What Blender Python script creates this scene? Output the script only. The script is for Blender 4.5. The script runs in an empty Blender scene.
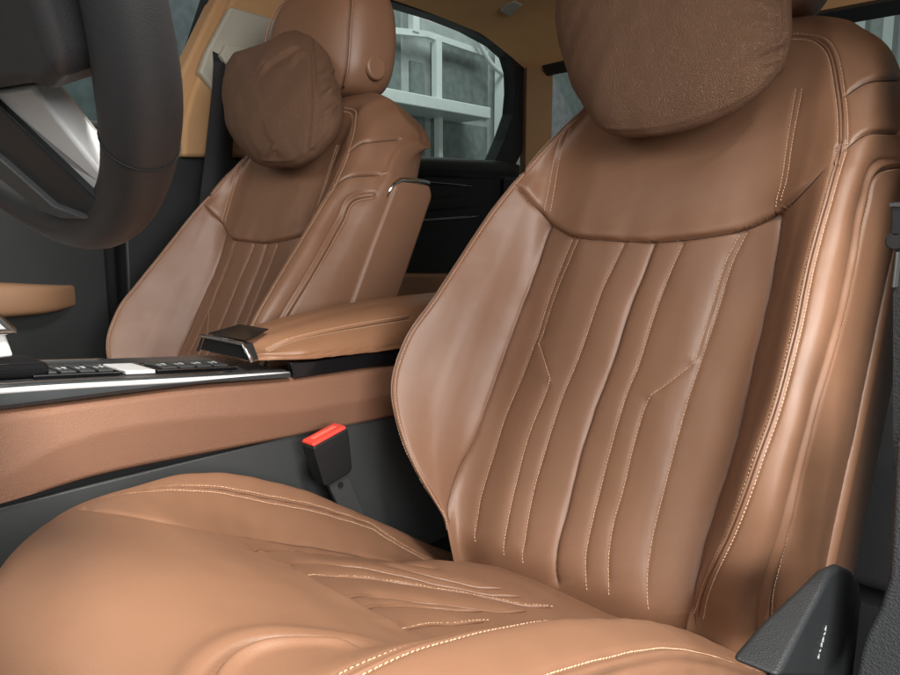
import bpy, bmesh, math, random
import numpy as np
from mathutils import Vector, Matrix
from mathutils.bvhtree import BVHTree
random.seed(4); rng = np.random.default_rng(4)
SC = bpy.context.scene; COL = SC.collection
R_ = math.radians

# ------------------------------------------------------------------ camera
CF = 726.0; YAW = R_(42.9); PIT = R_(8.44)
CC = np.array([.448, 0, .75])
CFW = np.array([-math.sin(YAW)*math.cos(PIT), math.cos(YAW)*math.cos(PIT), -math.sin(PIT)])
CR = np.array([math.cos(YAW), math.sin(YAW), 0]); CU = np.cross(CR, CFW)
cd = bpy.data.cameras.new('camera'); cam = bpy.data.objects.new('camera', cd); COL.objects.link(cam)
cd.sensor_width = 36; cd.lens = 36*CF/900; cd.clip_start = .02; cd.clip_end = 200
m = Matrix.Identity(4)
for i in range(3):
    m[i][0] = CR[i]; m[i][1] = CU[i]; m[i][2] = -CFW[i]; m[i][3] = CC[i]
cam.matrix_world = m; SC.camera = cam

# ------------------------------------------------------------------ light
w = bpy.data.worlds.new('World'); SC.world = w; w.use_nodes = True
bg = w.node_tree.nodes['Background']; bg.inputs[0].default_value = (.90, .96, 1.0, 1); bg.inputs[1].default_value = .20
def area(name, loc, target, sx, sy, power, col):
    l = bpy.data.lights.new(name, 'AREA'); l.shape = 'RECTANGLE'; l.size = sx; l.size_y = sy; l.energy = power; l.color = col
    o = bpy.data.objects.new(name, l); COL.objects.link(o); o.location = loc
    o.rotation_euler = (Vector(target)-Vector(loc)).to_track_quat('-Z', 'Y').to_euler()
    return o
area('door_opening_light', (2.70, -.50, 1.30), (0, .62, .62), 1.5, 1.2, 108, (1, .985, .97))
area('door_front_light', (1.20, -.85, 1.72), (0, .62, .62), .9, .8, 12, (1, .985, .965))
area('cushion_fill_light', (.87, .10, 2.12), (.0, .28, .4), .45, .45, 96, (1, .97, .91))  # added unseen overhead lamp that boosts the seat cushion
area('windscreen_light', (-.55, -1.1, 1.55), (-.6, .8, .6), 1.1, .6, 9, (1, .985, .93))
area('facade_fill_light', (-1.9, 3.4, 5.2), (-4.2, 3.6, 1.0), 3.5, 1.6, 250, (.95, 1, .98))  # added lamp high outside the car, brightens the building
SC.view_settings.view_transform = 'Standard'; SC.view_settings.look = 'None'
SC.view_settings.exposure = -.14; SC.view_settings.gamma = 1
SC.render.engine = 'CYCLES'; SC.cycles.use_denoising = True; SC.cycles.max_bounces = 8

# ------------------------------------------------------------------ materials
def new_mat(name):
    mt = bpy.data.materials.new(name); mt.use_nodes = True
    nt = mt.node_tree; b = nt.nodes['Principled BSDF']
    return mt, nt, b
def nd(nt, typ, **kw):
    n = nt.nodes.new(typ)
    for k, v in kw.items(): setattr(n, k, v)
    return n
def leather(name, col, rough=.42, grain=900, gstr=.12, gdist=.0004, var=.10, spec=.5, wrinkle=0.0, coat=0.0):
    mt, nt, b = new_mat(name); L = nt.links
    tc = nd(nt, 'ShaderNodeTexCoord')
    n1 = nd(nt, 'ShaderNodeTexNoise'); n1.inputs['Scale'].default_value = 9; n1.inputs['Detail'].default_value = 5
    L.new(tc.outputs['Object'], n1.inputs['Vector'])
    mx = nd(nt, 'ShaderNodeMix', data_type='RGBA')
    c = np.array(col)
    mx.inputs[6].default_value = (*(c*(1-var)), 1); mx.inputs[7].default_value = (*np.minimum(c*(1+var), 1), 1)
    L.new(n1.outputs['Fac'], mx.inputs[0])
    vo = nd(nt, 'ShaderNodeTexVoronoi', feature='DISTANCE_TO_EDGE'); vo.inputs['Scale'].default_value = grain
    ns = nd(nt, 'ShaderNodeTexNoise'); ns.inputs['Scale'].default_value = grain*.35; ns.inputs['Detail'].default_value = 2
    va = nd(nt, 'ShaderNodeVectorMath', operation='MULTIPLY_ADD')
    va.inputs[1].default_value = (.6/grain,)*3
    L.new(tc.outputs['Object'], ns.inputs['Vector']); L.new(ns.outputs['Color'], va.inputs[0]); L.new(tc.outputs['Object'], va.inputs[2])
    L.new(va.outputs[0], vo.inputs['Vector'])
    mr = nd(nt, 'ShaderNodeMapRange'); mr.inputs['From Max'].default_value = .28; L.new(vo.outputs['Distance'], mr.inputs['Value'])
    bp = nd(nt, 'ShaderNodeBump'); bp.inputs['Strength'].default_value = gstr; bp.inputs['Distance'].default_value = gdist
    L.new(mr.outputs[0], bp.inputs['Height'])
    n3 = nd(nt, 'ShaderNodeTexNoise'); n3.inputs['Scale'].default_value = 28; n3.inputs['Detail'].default_value = 4
    L.new(tc.outputs['Object'], n3.inputs['Vector'])
    b2 = nd(nt, 'ShaderNodeBump'); b2.inputs['Strength'].default_value = .10+wrinkle; b2.inputs['Distance'].default_value = .002
    L.new(n3.outputs['Fac'], b2.inputs['Height']); L.new(bp.outputs[0], b2.inputs['Normal'])
    L.new(b2.outputs[0], b.inputs['Normal']); L.new(mx.outputs[2], b.inputs['Base Color'])
    rr = nd(nt, 'ShaderNodeMapRange'); rr.inputs['To Min'].default_value = rough-.06; rr.inputs['To Max'].default_value = rough+.08
    L.new(n3.outputs['Fac'], rr.inputs['Value']); L.new(rr.outputs[0], b.inputs['Roughness'])
    b.inputs['Specular IOR Level'].default_value = spec
    return mt
def plain(name, col, rough=.5, metal=0.0, bump=0.0, bscale=400, var=.08, spec=.5):
    mt, nt, b = new_mat(name); L = nt.links
    tc = nd(nt, 'ShaderNodeTexCoord'); n = nd(nt, 'ShaderNodeTexNoise'); n.inputs['Scale'].default_value = 14; n.inputs['Detail'].default_value = 6
    L.new(tc.outputs['Object'], n.inputs['Vector'])
    mx = nd(nt, 'ShaderNodeMix', data_type='RGBA'); c = np.array(col)
    mx.inputs[6].default_value = (*(c*(1-var)), 1); mx.inputs[7].default_value = (*np.minimum(c*(1+var), 1), 1)
    L.new(n.outputs['Fac'], mx.inputs[0]); L.new(mx.outputs[2], b.inputs['Base Color'])
    rr = nd(nt, 'ShaderNodeMapRange'); rr.inputs['To Min'].default_value = max(rough-.07, 0); rr.inputs['To Max'].default_value = rough+.07
    L.new(n.outputs['Fac'], rr.inputs['Value']); L.new(rr.outputs[0], b.inputs['Roughness'])
    b.inputs['Metallic'].default_value = metal; b.inputs['Specular IOR Level'].default_value = spec
    if bump:
        n2 = nd(nt, 'ShaderNodeTexVoronoi'); n2.inputs['Scale'].default_value = bscale
        L.new(tc.outputs['Object'], n2.inputs['Vector'])
        bp = nd(nt, 'ShaderNodeBump'); bp.inputs['Strength'].default_value = bump; bp.inputs['Distance'].default_value = .0006
        L.new(n2.outputs['Distance'], bp.inputs['Height']); L.new(bp.outputs[0], b.inputs['Normal'])
    return mt
def glass(name, tint):
    mt = bpy.data.materials.new(name); mt.use_nodes = True; nt = mt.node_tree; nt.nodes.clear()
    o = nd(nt, 'ShaderNodeOutputMaterial'); t = nd(nt, 'ShaderNodeBsdfTransparent'); g = nd(nt, 'ShaderNodeBsdfGlossy')
    t.inputs[0].default_value = (*tint, 1); g.inputs['Roughness'].default_value = .02
    fr = nd(nt, 'ShaderNodeFresnel'); fr.inputs[0].default_value = 1.45; mx = nd(nt, 'ShaderNodeMixShader')
    ge = nd(nt, 'ShaderNodeNewGeometry'); iv = nd(nt, 'ShaderNodeMath', operation='SUBTRACT'); iv.inputs[0].default_value = 1; mu = nd(nt, 'ShaderNodeMath', operation='MULTIPLY')
    nt.links.new(ge.outputs['Backfacing'], iv.inputs[1]); nt.links.new(iv.outputs[0], mu.inputs[0]); nt.links.new(fr.outputs[0], mu.inputs[1]); nt.links.new(mu.outputs[0], mx.inputs[0]); nt.links.new(t.outputs[0], mx.inputs[1]); nt.links.new(g.outputs[0], mx.inputs[2]); nt.links.new(mx.outputs[0], o.inputs[0])
    return mt
TAN = (.218, .111, .064)
M = {}
M['nappa'] = leather('nappa_leather', TAN, rough=.41, spec=.62, grain=1000, gstr=.22, gdist=.0004, var=.14)
M['thread'] = plain('thread', (.62, .41, .27), rough=.7)
M['pillow'] = leather('pebbled_leather', (.165, .087, .050), rough=.58, grain=520, gstr=.95, gdist=.0010, spec=.35)
M['console'] = leather('console_leather', (.215, .104, .061), rough=.58, grain=560, gstr=.5, gdist=.0006, spec=.45)
M['shell'] = leather('shell_leather', (.20, .078, .040), rough=.42, grain=700, gstr=.2)
M['seam'] = plain('seam_gap_shade', (.070, .034, .020), rough=.9)  # dark brown stands in for the shade in the seam gaps
M['rim'] = leather('rim_leather', (.024, .024, .025), rough=.45, grain=900, gstr=.15)
M['black'] = plain('black_plastic', (.012, .013, .014), rough=.42, bump=.15, bscale=900)
M['gap'] = plain('black_foam', (.005, .005, .005), rough=.8)
M['grey'] = plain('grained_grey_plastic', (.038, .040, .043), rough=.5, bump=.6, bscale=560)
M['darkgrey'] = plain('dark_grey_plastic', (.042, .044, .044), rough=.5, bump=.2, bscale=700)
M['recliner'] = plain('recliner_plastic', (.012, .0135, .015), rough=.55, bump=.4, bscale=900)
M['doorpanel'] = plain('door_panel_plastic', (.013, .0155, .015), rough=.5, bump=.2, bscale=700)
M['chrome'] = plain('satin_chrome', (.80, .80, .78), rough=.18, metal=1, var=.03)
M['silver'] = plain('brushed_silver', (.74, .74, .73), rough=.42, metal=.2, var=.04)
M['wood'] = plain('dark_ash_trim', (.040, .043, .045), rough=.28, var=.35)
M['gloss'] = plain('gloss_black', (.008, .008, .009), rough=.12)
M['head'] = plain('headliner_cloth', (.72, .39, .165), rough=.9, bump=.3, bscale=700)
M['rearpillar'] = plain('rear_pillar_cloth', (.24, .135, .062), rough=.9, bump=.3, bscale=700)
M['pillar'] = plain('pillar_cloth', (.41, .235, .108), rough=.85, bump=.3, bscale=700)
M['armpad'] = leather('door_pad_leather', (.30, .165, .090), rough=.5, grain=600, gstr=.3)
M['guide'] = plain('belt_guide_plastic', (.36, .34, .28), rough=.5)
M['belt'] = plain('belt_webbing', (.010, .010, .011), rough=.8, bump=.5, bscale=500)
M['red'] = plain('buckle_red', (.75, .065, .045), rough=.35)
M['label'] = plain('printed_white', (.38, .38, .38), rough=.6)
M['carpet'] = plain('carpet', (.02, .02, .021), rough=.95, bump=.6, bscale=300)
M['facade'] = plain('facade_panel', (.36, .38, .375), rough=.4, var=.25)
M['facadedark'] = plain('facade_glass', (.165, .185, .182), rough=.12, var=.5)
M['streetglass'] = plain('dark_street_glass', (.075, .092, .094), rough=.15, var=.5)
M['white'] = plain('white_frame', (.62, .65, .64), rough=.5)
M['paving'] = plain('paving', (.22, .22, .21), rough=.8)
M['glass'] = glass('window_glass', (.86, .92, .90))
M['mark'] = plain('switch_mark', (.45, .46, .46), rough=.4)

# ------------------------------------------------------------------ picking: a traced point of the photo lands on a real surface or plane
def ray(x, y): return CFW + CR*((x-450)/CF) - CU*((y-337.5)/CF)
def onplane(x, y, O, n): d = ray(x, y); return CC + d*(np.dot(np.array(O, float)-CC, n)/np.dot(d, n))
def onx(x, y, v): return onplane(x, y, (v, 0, 0), np.array([1., 0, 0]))
def ony(x, y, v): return onplane(x, y, (0, v, 0), np.array([0, 1., 0]))
def onz(x, y, v): return onplane(x, y, (0, 0, v), np.array([0, 0, 1.]))

# ------------------------------------------------------------------ object helpers
ORG = {}
def finish(o, name, mat, parent, smooth=True):
    if mat is not None: o.data.materials.append(mat)
    if parent is not None: o.parent = parent
    return o
def mesh_obj(name, V, Fc, mat, parent=None, origin=None, smooth=True):
    V = np.asarray(V, float)
    if parent is not None: org = ORG[parent]
    else: org = np.array(origin if origin is not None else [V[:, 0].mean(), V[:, 1].mean(), V[:, 2].min()])
    me = bpy.data.meshes.new(name)
    V2 = V - org
    Fc = [tuple(int(i) for i in f) for f in Fc] if not isinstance(Fc, np.ndarray) else Fc
    if isinstance(Fc, np.ndarray):
        me.vertices.add(len(V2)); me.vertices.foreach_set('co', V2.ravel())
        nf, k = Fc.shape
        me.loops.add(nf*k); me.loops.foreach_set('vertex_index', Fc.ravel().astype(np.int32))
        me.polygons.add(nf); me.polygons.foreach_set('loop_start', (np.arange(nf)*k).astype(np.int32))
        me.update(calc_edges=True); me.validate()
    else:
        me.from_pydata(V2.tolist(), [], Fc); me.update()
    if smooth: me.polygons.foreach_set('use_smooth', np.ones(len(me.polygons), bool))
    o = bpy.data.objects.new(name, me); COL.objects.link(o)
    if parent is None: o.location = org
    ORG[o] = org
    return finish(o, name, mat, parent)
def empty(name, loc, label, cat, group=None):
    o = bpy.data.objects.new(name, None); COL.objects.link(o); o.location = loc; o.empty_display_size = .05
    ORG[o] = np.array(loc, float); tag(o, label, cat, group); return o
def tag(o, label=None, cat=None, group=None, kind=None):
    if label: o['label'] = label
    if cat: o['category'] = cat
    if group: o['group'] = group
    if kind: o['kind'] = kind
    return o
def bevel(o, wd, seg=3, ang=35):
    md = o.modifiers.new('bevel', 'BEVEL'); md.width = wd; md.segments = seg; md.limit_method = 'ANGLE'; md.angle_limit = R_(ang)
    md.harden_normals = False
    return o
def subsurf(o, n=2):
    md = o.modifiers.new('sub', 'SUBSURF'); md.levels = n; md.render_levels = n; return o
def autosm(o, ang=40):
    me = o.data
    bm = bmesh.new(); bm.from_mesh(me)
    for e in bm.edges:
        if len(e.link_faces) == 2 and e.calc_face_angle(0) > R_(ang): e.smooth = False
    bm.to_mesh(me); bm.free(); return o
class MB:
    def __init__(s): s.V = []; s.F = []
    def add(s, V, F):
        n = len(s.V); s.V += [tuple(map(float, v)) for v in V]; s.F += [tuple(i+n for i in f) for f in F]
    def prism(s, pts, off):
        pts = [np.array(p, float) for p in pts]; off = np.array(off, float); n = len(pts)
        s.add(pts+[p+off for p in pts], [tuple(range(n-1, -1, -1)), tuple(range(n, 2*n))]+[(i, (i+1) % n, n+(i+1) % n, n+i) for i in range(n)])
    def box(s, a, b):
        a = np.minimum(a, b); b = np.maximum(a, b)
        (x0, y0, z0), (x1, y1, z1) = a, b
        s.prism([(x0, y0, z0), (x1, y0, z0), (x1, y1, z0), (x0, y1, z0)], (0, 0, z1-z0))
    def tube(s, path, r, seg=8, closed=False, sq=1.0, up=None, cap=True):
        P = np.array(path, float); n = len(P); r = np.broadcast_to(np.array(r, float), (n,))
        T = np.gradient(P, axis=0) if not closed else (np.roll(P, -1, 0)-np.roll(P, 1, 0))
        T /= np.linalg.norm(T, axis=1)[:, None]
        upv = np.array(up if up is not None else (0, 0, 1.0))
        V = []
        for i in range(n):
            a = np.cross(T[i], upv); 
            if np.linalg.norm(a) < 1e-6: a = np.cross(T[i], (1, 0, .1))
            a /= np.linalg.norm(a); b = np.cross(a, T[i])
            for k in range(seg):
                th = 2*math.pi*k/seg; V.append(P[i]+r[i]*(a*math.cos(th)+b*math.sin(th)*sq))
        Fc = []
        for i in range(n if closed else n-1):
            j = (i+1) % n
            for k in range(seg): Fc.append((i*seg+k, i*seg+(k+1) % seg, j*seg+(k+1) % seg, j*seg+k))
        if not closed and cap: Fc += [tuple(range(seg-1, -1, -1)), tuple((n-1)*seg+k for k in range(seg))]
        s.add(V, Fc)
    def build(s, name, mat, parent=None, origin=None, smooth=False, bev=0, seg=3):
        o = mesh_obj(name, s.V, s.F, mat, parent, origin, smooth=smooth or bev > 0)
        bm = bmesh.new(); bm.from_mesh(o.data); bmesh.ops.recalc_face_normals(bm, faces=bm.faces); bm.to_mesh(o.data); bm.free()
        if bev:
            bevel(o, bev, seg); md = o.modifiers.new('wn', 'WEIGHTED_NORMAL'); md.keep_sharp = True
        return o
def spl(pts, n=None, step=None):
    """Catmull-Rom through pts, evenly resampled"""
    P = np.array(pts, float)
    if len(P) == 2: Q = P[0]+(P[1]-P[0])*np.linspace(0, 1, 60)[:, None]
    else:
        A = np.vstack([2*P[0]-P[1], P, 2*P[-1]-P[-2]]); Q = []
        for i in range(1, len(A)-2):
            t = np.linspace(0, 1, 24, endpoint=False)[:, None]
            p0, p1, p2, p3 = A[i-1:i+3]
            Q.append(.5*((2*p1)+(-p0+p2)*t+(2*p0-5*p1+4*p2-p3)*t*t+(-p0+3*p1-3*p2+p3)*t**3))
        Q = np.vstack(Q+[P[-1:]])
    L = np.r_[0, np.cumsum(np.linalg.norm(np.diff(Q, axis=0), axis=1))]
    if step: n = max(2, int(L[-1]/step)+1)
    u = np.linspace(0, L[-1], n)
    return np.stack([np.interp(u, L, Q[:, k]) for k in range(Q.shape[1])], 1)
def rail(knots):
    """list of (t, value...) -> function of t (smooth)"""
    K = np.array(sorted(knots), float); t = K[:, 0]
    def f(x, k=1):
        x = np.asarray(x, float); y = K[:, k]
        d = np.diff(y)/np.diff(t); mm = np.zeros(len(t))
        if len(t) > 2:
            for i in range(1, len(t)-1):
                mm[i] = 0 if d[i-1]*d[i] <= 0 else 2*d[i-1]*d[i]/(d[i-1]+d[i])
        mm[0] = d[0]; mm[-1] = d[-1]
        i = np.clip(np.searchsorted(t, x)-1, 0, len(t)-2); h = t[i+1]-t[i]; u = np.clip((x-t[i])/h, -3, 4)
        inside = (x >= t[0]) & (x <= t[-1])
        h00 = 2*u**3-3*u**2+1; h10 = u**3-2*u**2+u; h01 = -2*u**3+3*u**2; h11 = u**3-u**2
        r = h00*y[i]+h10*h*mm[i]+h01*y[i+1]+h11*h*mm[i+1]
        lo = y[0]+(x-t[0])*mm[0]; hi = y[-1]+(x-t[-1])*mm[-1]
        return np.where(inside, r, np.where(x < t[0], lo, hi))
    return f
def ss(a, b, x): u = np.clip((np.asarray(x, float)-a)/(b-a), 0, 1); return u*u*(3-2*u)

class Surf:
    """a dense quad sheet that seams are sewn into"""
    def __init__(s, P, closed_u=False):
        s.P = P.copy(); s.nv, s.nu = P.shape[:2]; s.closed = closed_u; s._n(); s.rebuild(); s.bvh0 = s.bvh; s.stitches = MB()
    def quads(s):
        i = np.arange(s.nv-1)[:, None]; j = np.arange(s.nu if s.closed else s.nu-1)[None]
        a = i*s.nu+j; b = i*s.nu+(j+1) % s.nu; c = (i+1)*s.nu+(j+1) % s.nu; d = (i+1)*s.nu+j
        return np.stack([a, b, c, d], -1).reshape(-1, 4)
    def _n(s):
        P = s.P
        du = (np.roll(P, -1, 1)-np.roll(P, 1, 1)) if s.closed else np.gradient(P, axis=1)
        dv = np.gradient(P, axis=0); n = np.cross(du, dv); l = np.linalg.norm(n, axis=2)[..., None]; l[l < 1e-12] = 1
        s.N = n/l
    def rebuild(s):
        s._n(); s.q = s.quads()
        s.bvh = BVHTree.FromPolygons([tuple(v) for v in s.P.reshape(-1, 3)], [tuple(f) for f in s.q.tolist()])
    def pick(s, x, y, xf=None):
        o, d = CC, ray(x, y)
        if xf is not None: o, d = xf(o, d)
        h = s.bvh.ray_cast(Vector(o), Vector(d).normalized())
        if h[0] is None:
            # nearest approach to the ray
            f = s.P.reshape(-1, 3)-o; dn = d/np.linalg.norm(d); k = f@dn
            e = np.linalg.norm(f-k[:, None]*dn, axis=1); return s.P.reshape(-1, 3)[int(np.argmin(e))]
        return np.array(h[0])
    def snap(s, p): h = s.bvh.find_nearest(Vector(p)); return np.array(h[0]), np.array(h[1])
    def land(s, p):
        """p carried along the unseamed surface's normal onto the seamed one"""
        h0 = s.bvh0.find_nearest(Vector(p)); n0 = h0[1]
        h = s.bvh.ray_cast(h0[0]+n0*.02, -n0, .04)
        q = h[0] if h[0] is not None else h0[0]
        return np.array(q), np.array(n0)
    def trace(s, px, step=.001, xf=None, smooth_px=True, sm=40):
        q = spl(px, n=max(12, 6*len(px))) if smooth_px else np.vstack([np.linspace(a, b, 14) for a, b in zip(np.array(px[:-1], float), np.array(px[1:], float))])
        pts = np.array([s.pick(*a, xf) for a in q])
        # drop jumps
        keep = [0]
        for i in range(1, len(pts)):
            if np.linalg.norm(pts[i]-pts[keep[-1]]) > 1e-4: keep.append(i)
        return s.resample(pts[keep], step, sm)
    def resample(s, pts, step=.001, sm=4):
        L = np.r_[0, np.cumsum(np.linalg.norm(np.diff(pts, axis=0), axis=1))]
        n = max(3, int(L[-1]/step)); u = np.linspace(0, L[-1], n)
        out = np.stack([np.interp(u, L, pts[:, k]) for k in range(3)], 1)
        for _ in range(sm): out[1:-1] = (out[:-2]+2*out[1:-1]+out[2:])/4
        return out
    def press(s, path, prof, reach, fade=(0, 0), defer=None):
        """displace along the normal by prof(signed distance to path)"""
        P = s.P.reshape(-1, 3); Nn = s.N.reshape(-1, 3)
        lo = path.min(0)-reach; hi = path.max(0)+reach
        idx = np.where(((P > lo) & (P < hi)).all(1))[0]
        n = len(path); T = np.gradient(path, axis=0); T /= np.linalg.norm(T, axis=1)[:, None]+1e-12
        amp = np.ones(n)
        k = np.arange(n)*np.linalg.norm(path[1]-path[0])
        if fade[0]: amp *= ss(0, fade[0], k)
        if fade[1]: amp *= ss(0, fade[1], k[-1]-k)
        ph = rng.uniform(0, 6.28, 3); amp = amp*(1+.10*np.sin(k/.021+ph[0])+.07*np.sin(k/.0083+ph[1])+.05*np.sin(k/.047+ph[2]))
        coarse = path[::4]
        for c in range(0, len(idx), 20000):
            ii = idx[c:c+20000]; p = P[ii]
            D = ((p**2).sum(1)[:, None]-2*p@coarse.T+(coarse**2).sum(1)[None])
            ok = D.min(1) < (reach+.004)**2
            ii = ii[ok]; p = p[ok]
            if not len(ii): continue
            D = ((p**2).sum(1)[:, None]-2*p@path.T+(path**2).sum(1)[None]); j = D.argmin(1)
            v = p-path[j]; t = T[j]; al = (v*t).sum(1); inner = (j > 0) & (j < n-1)
            perp = v-t*al[:, None]; nn = Nn[ii]
            sgn = np.sign((np.cross(nn, t)*v).sum(1)); sgn[sgn == 0] = 1
            d = np.where(inner, np.linalg.norm(perp, axis=1), np.linalg.norm(v, axis=1))*sgn
            h = prof(d)*amp[j]*(np.abs(d) < reach)
            P[ii] += nn*h[:, None]
        s.P = P.reshape(s.P.shape)
    def stitch(s, path, off=0.0, pitch=.0038, ln=.0029, r=.00044, lift=.0003, a0=0, a1=0, slant=.12):
        n = len(path); T = np.gradient(path, axis=0); T /= np.linalg.norm(T, axis=1)[:, None]+1e-12
        L = np.r_[0, np.cumsum(np.linalg.norm(np.diff(path, axis=0), axis=1))]
        for u in np.arange(a0+pitch/2, L[-1]-a1, pitch):
            u = u+random.uniform(-.0002, .0002)
            i = min(int(np.searchsorted(L, u)), n-1)
            p = path[i]; t = T[i]; q, nn = s.land(p)
            b = np.cross(nn, t); b /= np.linalg.norm(b)+1e-9
            q, nn = s.land(p+b*off)
            dr = t*math.cos(slant)+b*math.sin(slant); dr -= nn*np.dot(dr, nn); dr /= np.linalg.norm(dr)
            bb = np.cross(nn, dr); c = q+nn*lift; h = ln/2*random.uniform(.92, 1.05)
            V = []; 
            for kx, rr, dz in ((-1, .45, -.0004), (-.6, 1, 0.0001), (.6, 1, .0001), (1, .45, -.0004)):
                for k in range(6):
                    th = k*math.pi/3; V.append(c+dr*h*kx+nn*dz+(bb*math.cos(th)+nn*math.sin(th))*r*rr)
            Fc = [(a*6+k, a*6+(k+1) % 6, a*6+6+(k+1) % 6, a*6+6+k) for a in range(3) for k in range(6)]
            Fc += [(5, 4, 3, 2, 1, 0), (18, 19, 20, 21, 22, 23)]
            s.stitches.add(V, Fc)
    def cord(s, mb, path, r, off=0.0, lift=0.0, trim=(0, 0)):
        k0 = int(trim[0]/.001); k1 = len(path)-int(trim[1]/.001); pts = []
        T = np.gradient(path, axis=0); T /= np.linalg.norm(T, axis=1)[:, None]+1e-12
        for i in range(k0, k1, 2):
            q, nn = s.land(path[i])
            if off:
                b = np.cross(nn, T[i]); b /= np.linalg.norm(b)+1e-9; q, nn = s.land(path[i]+b*off)
            pts.append(q+nn*lift)
        pts = np.array(pts)
        for _ in range(6): pts[1:-1] = (pts[:-2]+2*pts[1:-1]+pts[2:])/4
        n = len(pts); rr = np.full(n, r); e = np.minimum(np.arange(n), np.arange(n)[::-1])/8.0; rr *= np.clip(.25+e, 0, 1)
        mb.tube(pts, rr, 6, up=(.3, -.5, .8))
    def split(s, region, names, mats, parent, main):
        """region[i,j] per quad -> one mesh per region; `main` is the part, the others hang under it"""
        V = s.P.reshape(-1, 3); q = s.q; reg = region.reshape(-1); objs = {}
        # shared smooth normals so panels meet without a break
        me_n = s.N.reshape(-1, 3)
        order = [main]+[k for k in names if k != main]
        for k in order:
            f = q[reg == k]
            if not len(f): continue
            used, inv = np.unique(f, return_inverse=True)
            par = parent if k == main else objs[main]
            o = mesh_obj(names[k], V[used], inv.reshape(f.shape), mats[k] if isinstance(mats, dict) else mats, par)
            o.data.normals_split_custom_set_from_vertices(me_n[used].tolist())
            objs[k] = o
        return objs

def gsm(A, sig):
    k = np.arange(-int(3*sig), int(3*sig)+1); wgt = np.exp(-.5*(k/sig)**2); wgt /= wgt.sum()
    n = len(k)//2; A = np.asarray(A, float); lo = 2*A[:1]-A[n:0:-1]; hi = 2*A[-1:]-A[-2:-n-2:-1]
    E_ = np.concatenate([lo, A, hi], 0); out = np.zeros_like(A)
    for i, ww in enumerate(wgt): out += ww*E_[i:i+len(A)]
    return out
def groove(wd, dp): return lambda d: -dp*np.exp(-np.abs(d)/wd)
def pleat(wd=.0022, dp=.0022, W=.012, h=.0022): return lambda d: -dp*np.exp(-np.abs(d)/wd)-h*np.exp(-np.abs(d)/W)
def step(side, h=.003, W=.012, wd=.002, dp=.002):
    return lambda d: -dp*np.exp(-np.abs(d)/wd)+np.where(d*side > 0, h*np.exp(-(np.abs(d)/W)**1.5)*(1-np.exp(-np.abs(d)/.0035)), 0)
def wob(P, amp, sc, seed=0):
    g = np.random.default_rng(seed); o = np.zeros(P.shape[:-1])
    for k in range(10):
        v = g.normal(size=3)*sc*(1+.5*k/3); o += np.sin(P@v+g.uniform(0, 6.28))/(1+.35*k)
    return amp*o/3

# ================================================================== SETTING
FLOOR_Z = .06
mb = MB(); mb.prism([(-60, -60, -.42), (60, -60, -.42), (60, 60, -.42), (-60, 60, -.42)], (0, 0, -.2))
g = mb.build('ground', M['paving'], None); tag(g, kind='structure')
mb = MB(); mb.box((-1.20, -.6, FLOOR_Z-.1), (.42, 2.3, FLOOR_Z)); fl = mb.build('floor', M['carpet'], None); tag(fl, kind='structure')

# ================================================================== DRIVER SEAT
SB = np.array([0, .652, .342]); REC = R_(27.2)
SX = np.array([1., 0, 0]); ST = np.array([0, math.sin(REC), math.cos(REC)]); SN = np.array([0, -math.cos(REC), math.sin(REC)])
def seatpt(s, t, n): return SB+np.multiply.outer(s, SX)+np.multiply.outer(t, ST)+np.multiply.outer(n, SN)
def seatst(P): d = P-SB; return d@SX, d@ST, d@SN
def bk(x, y, n): P = onplane(x, y, SB+SN*n, SN)-SB; return P@SX, P@ST
NB = rail([(-.05, -.07), (-.01, -.02), (.02, .002), (.045, .032), (.08, .08), (.125, .106), (.17, .120), (.23, .122), (.28, .115), (.34, .10), (.42, .08), (.5, .062), (.57, .05), (.66, .035), (.80, .02)])
def bkn(x, y, dn=0.0, fixed=None):
    n = .06
    for _ in range(12):
        s, t = bk(x, y, n if fixed is None else fixed)
        if fixed is None: n = float(NB(t))+dn
    return t, s
L_px = [(450, 530), (435, 504), (418, 477), (399, 436), (390, 398), (391, 374), (405, 336), (432, 299), (459, 257), (485, 217), (515, 180), (531, 158), (548, 138), (570, 114), (590, 94)]
RB_px = [(696, 616), (724, 547), (735, 517), (749, 484), (757, 454), (776, 405), (796, 330), (800, 307), (811, 253), (837, 160)]
RP_px = [(764, 628), (778, 562), (790, 522), (797, 483), (816, 408), (838, 330), (845, 298), (856, 249), (863, 204)]
RE_px = [(835, 560), (839, 524), (848, 475), (862, 400), (881, 330), (895, 270)]
sL = rail([bkn(*p) for p in L_px]+[(-.06, -.15), (.80, -.10)])
sRB = rail([bkn(*p) for p in RB_px]+[(-.06, .16), (.62, .207), (.70, .198), (.80, .185)])
sRP = rail([bkn(*p, dn=-.035) for p in RP_px]+[(-.06, .235), (.55, .252), (.63, .252), (.80, .228)])
sRE = rail([(-.06, .266), (.2, .266), (.5, .266), (.62, .266), (.80, .24)])
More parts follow.
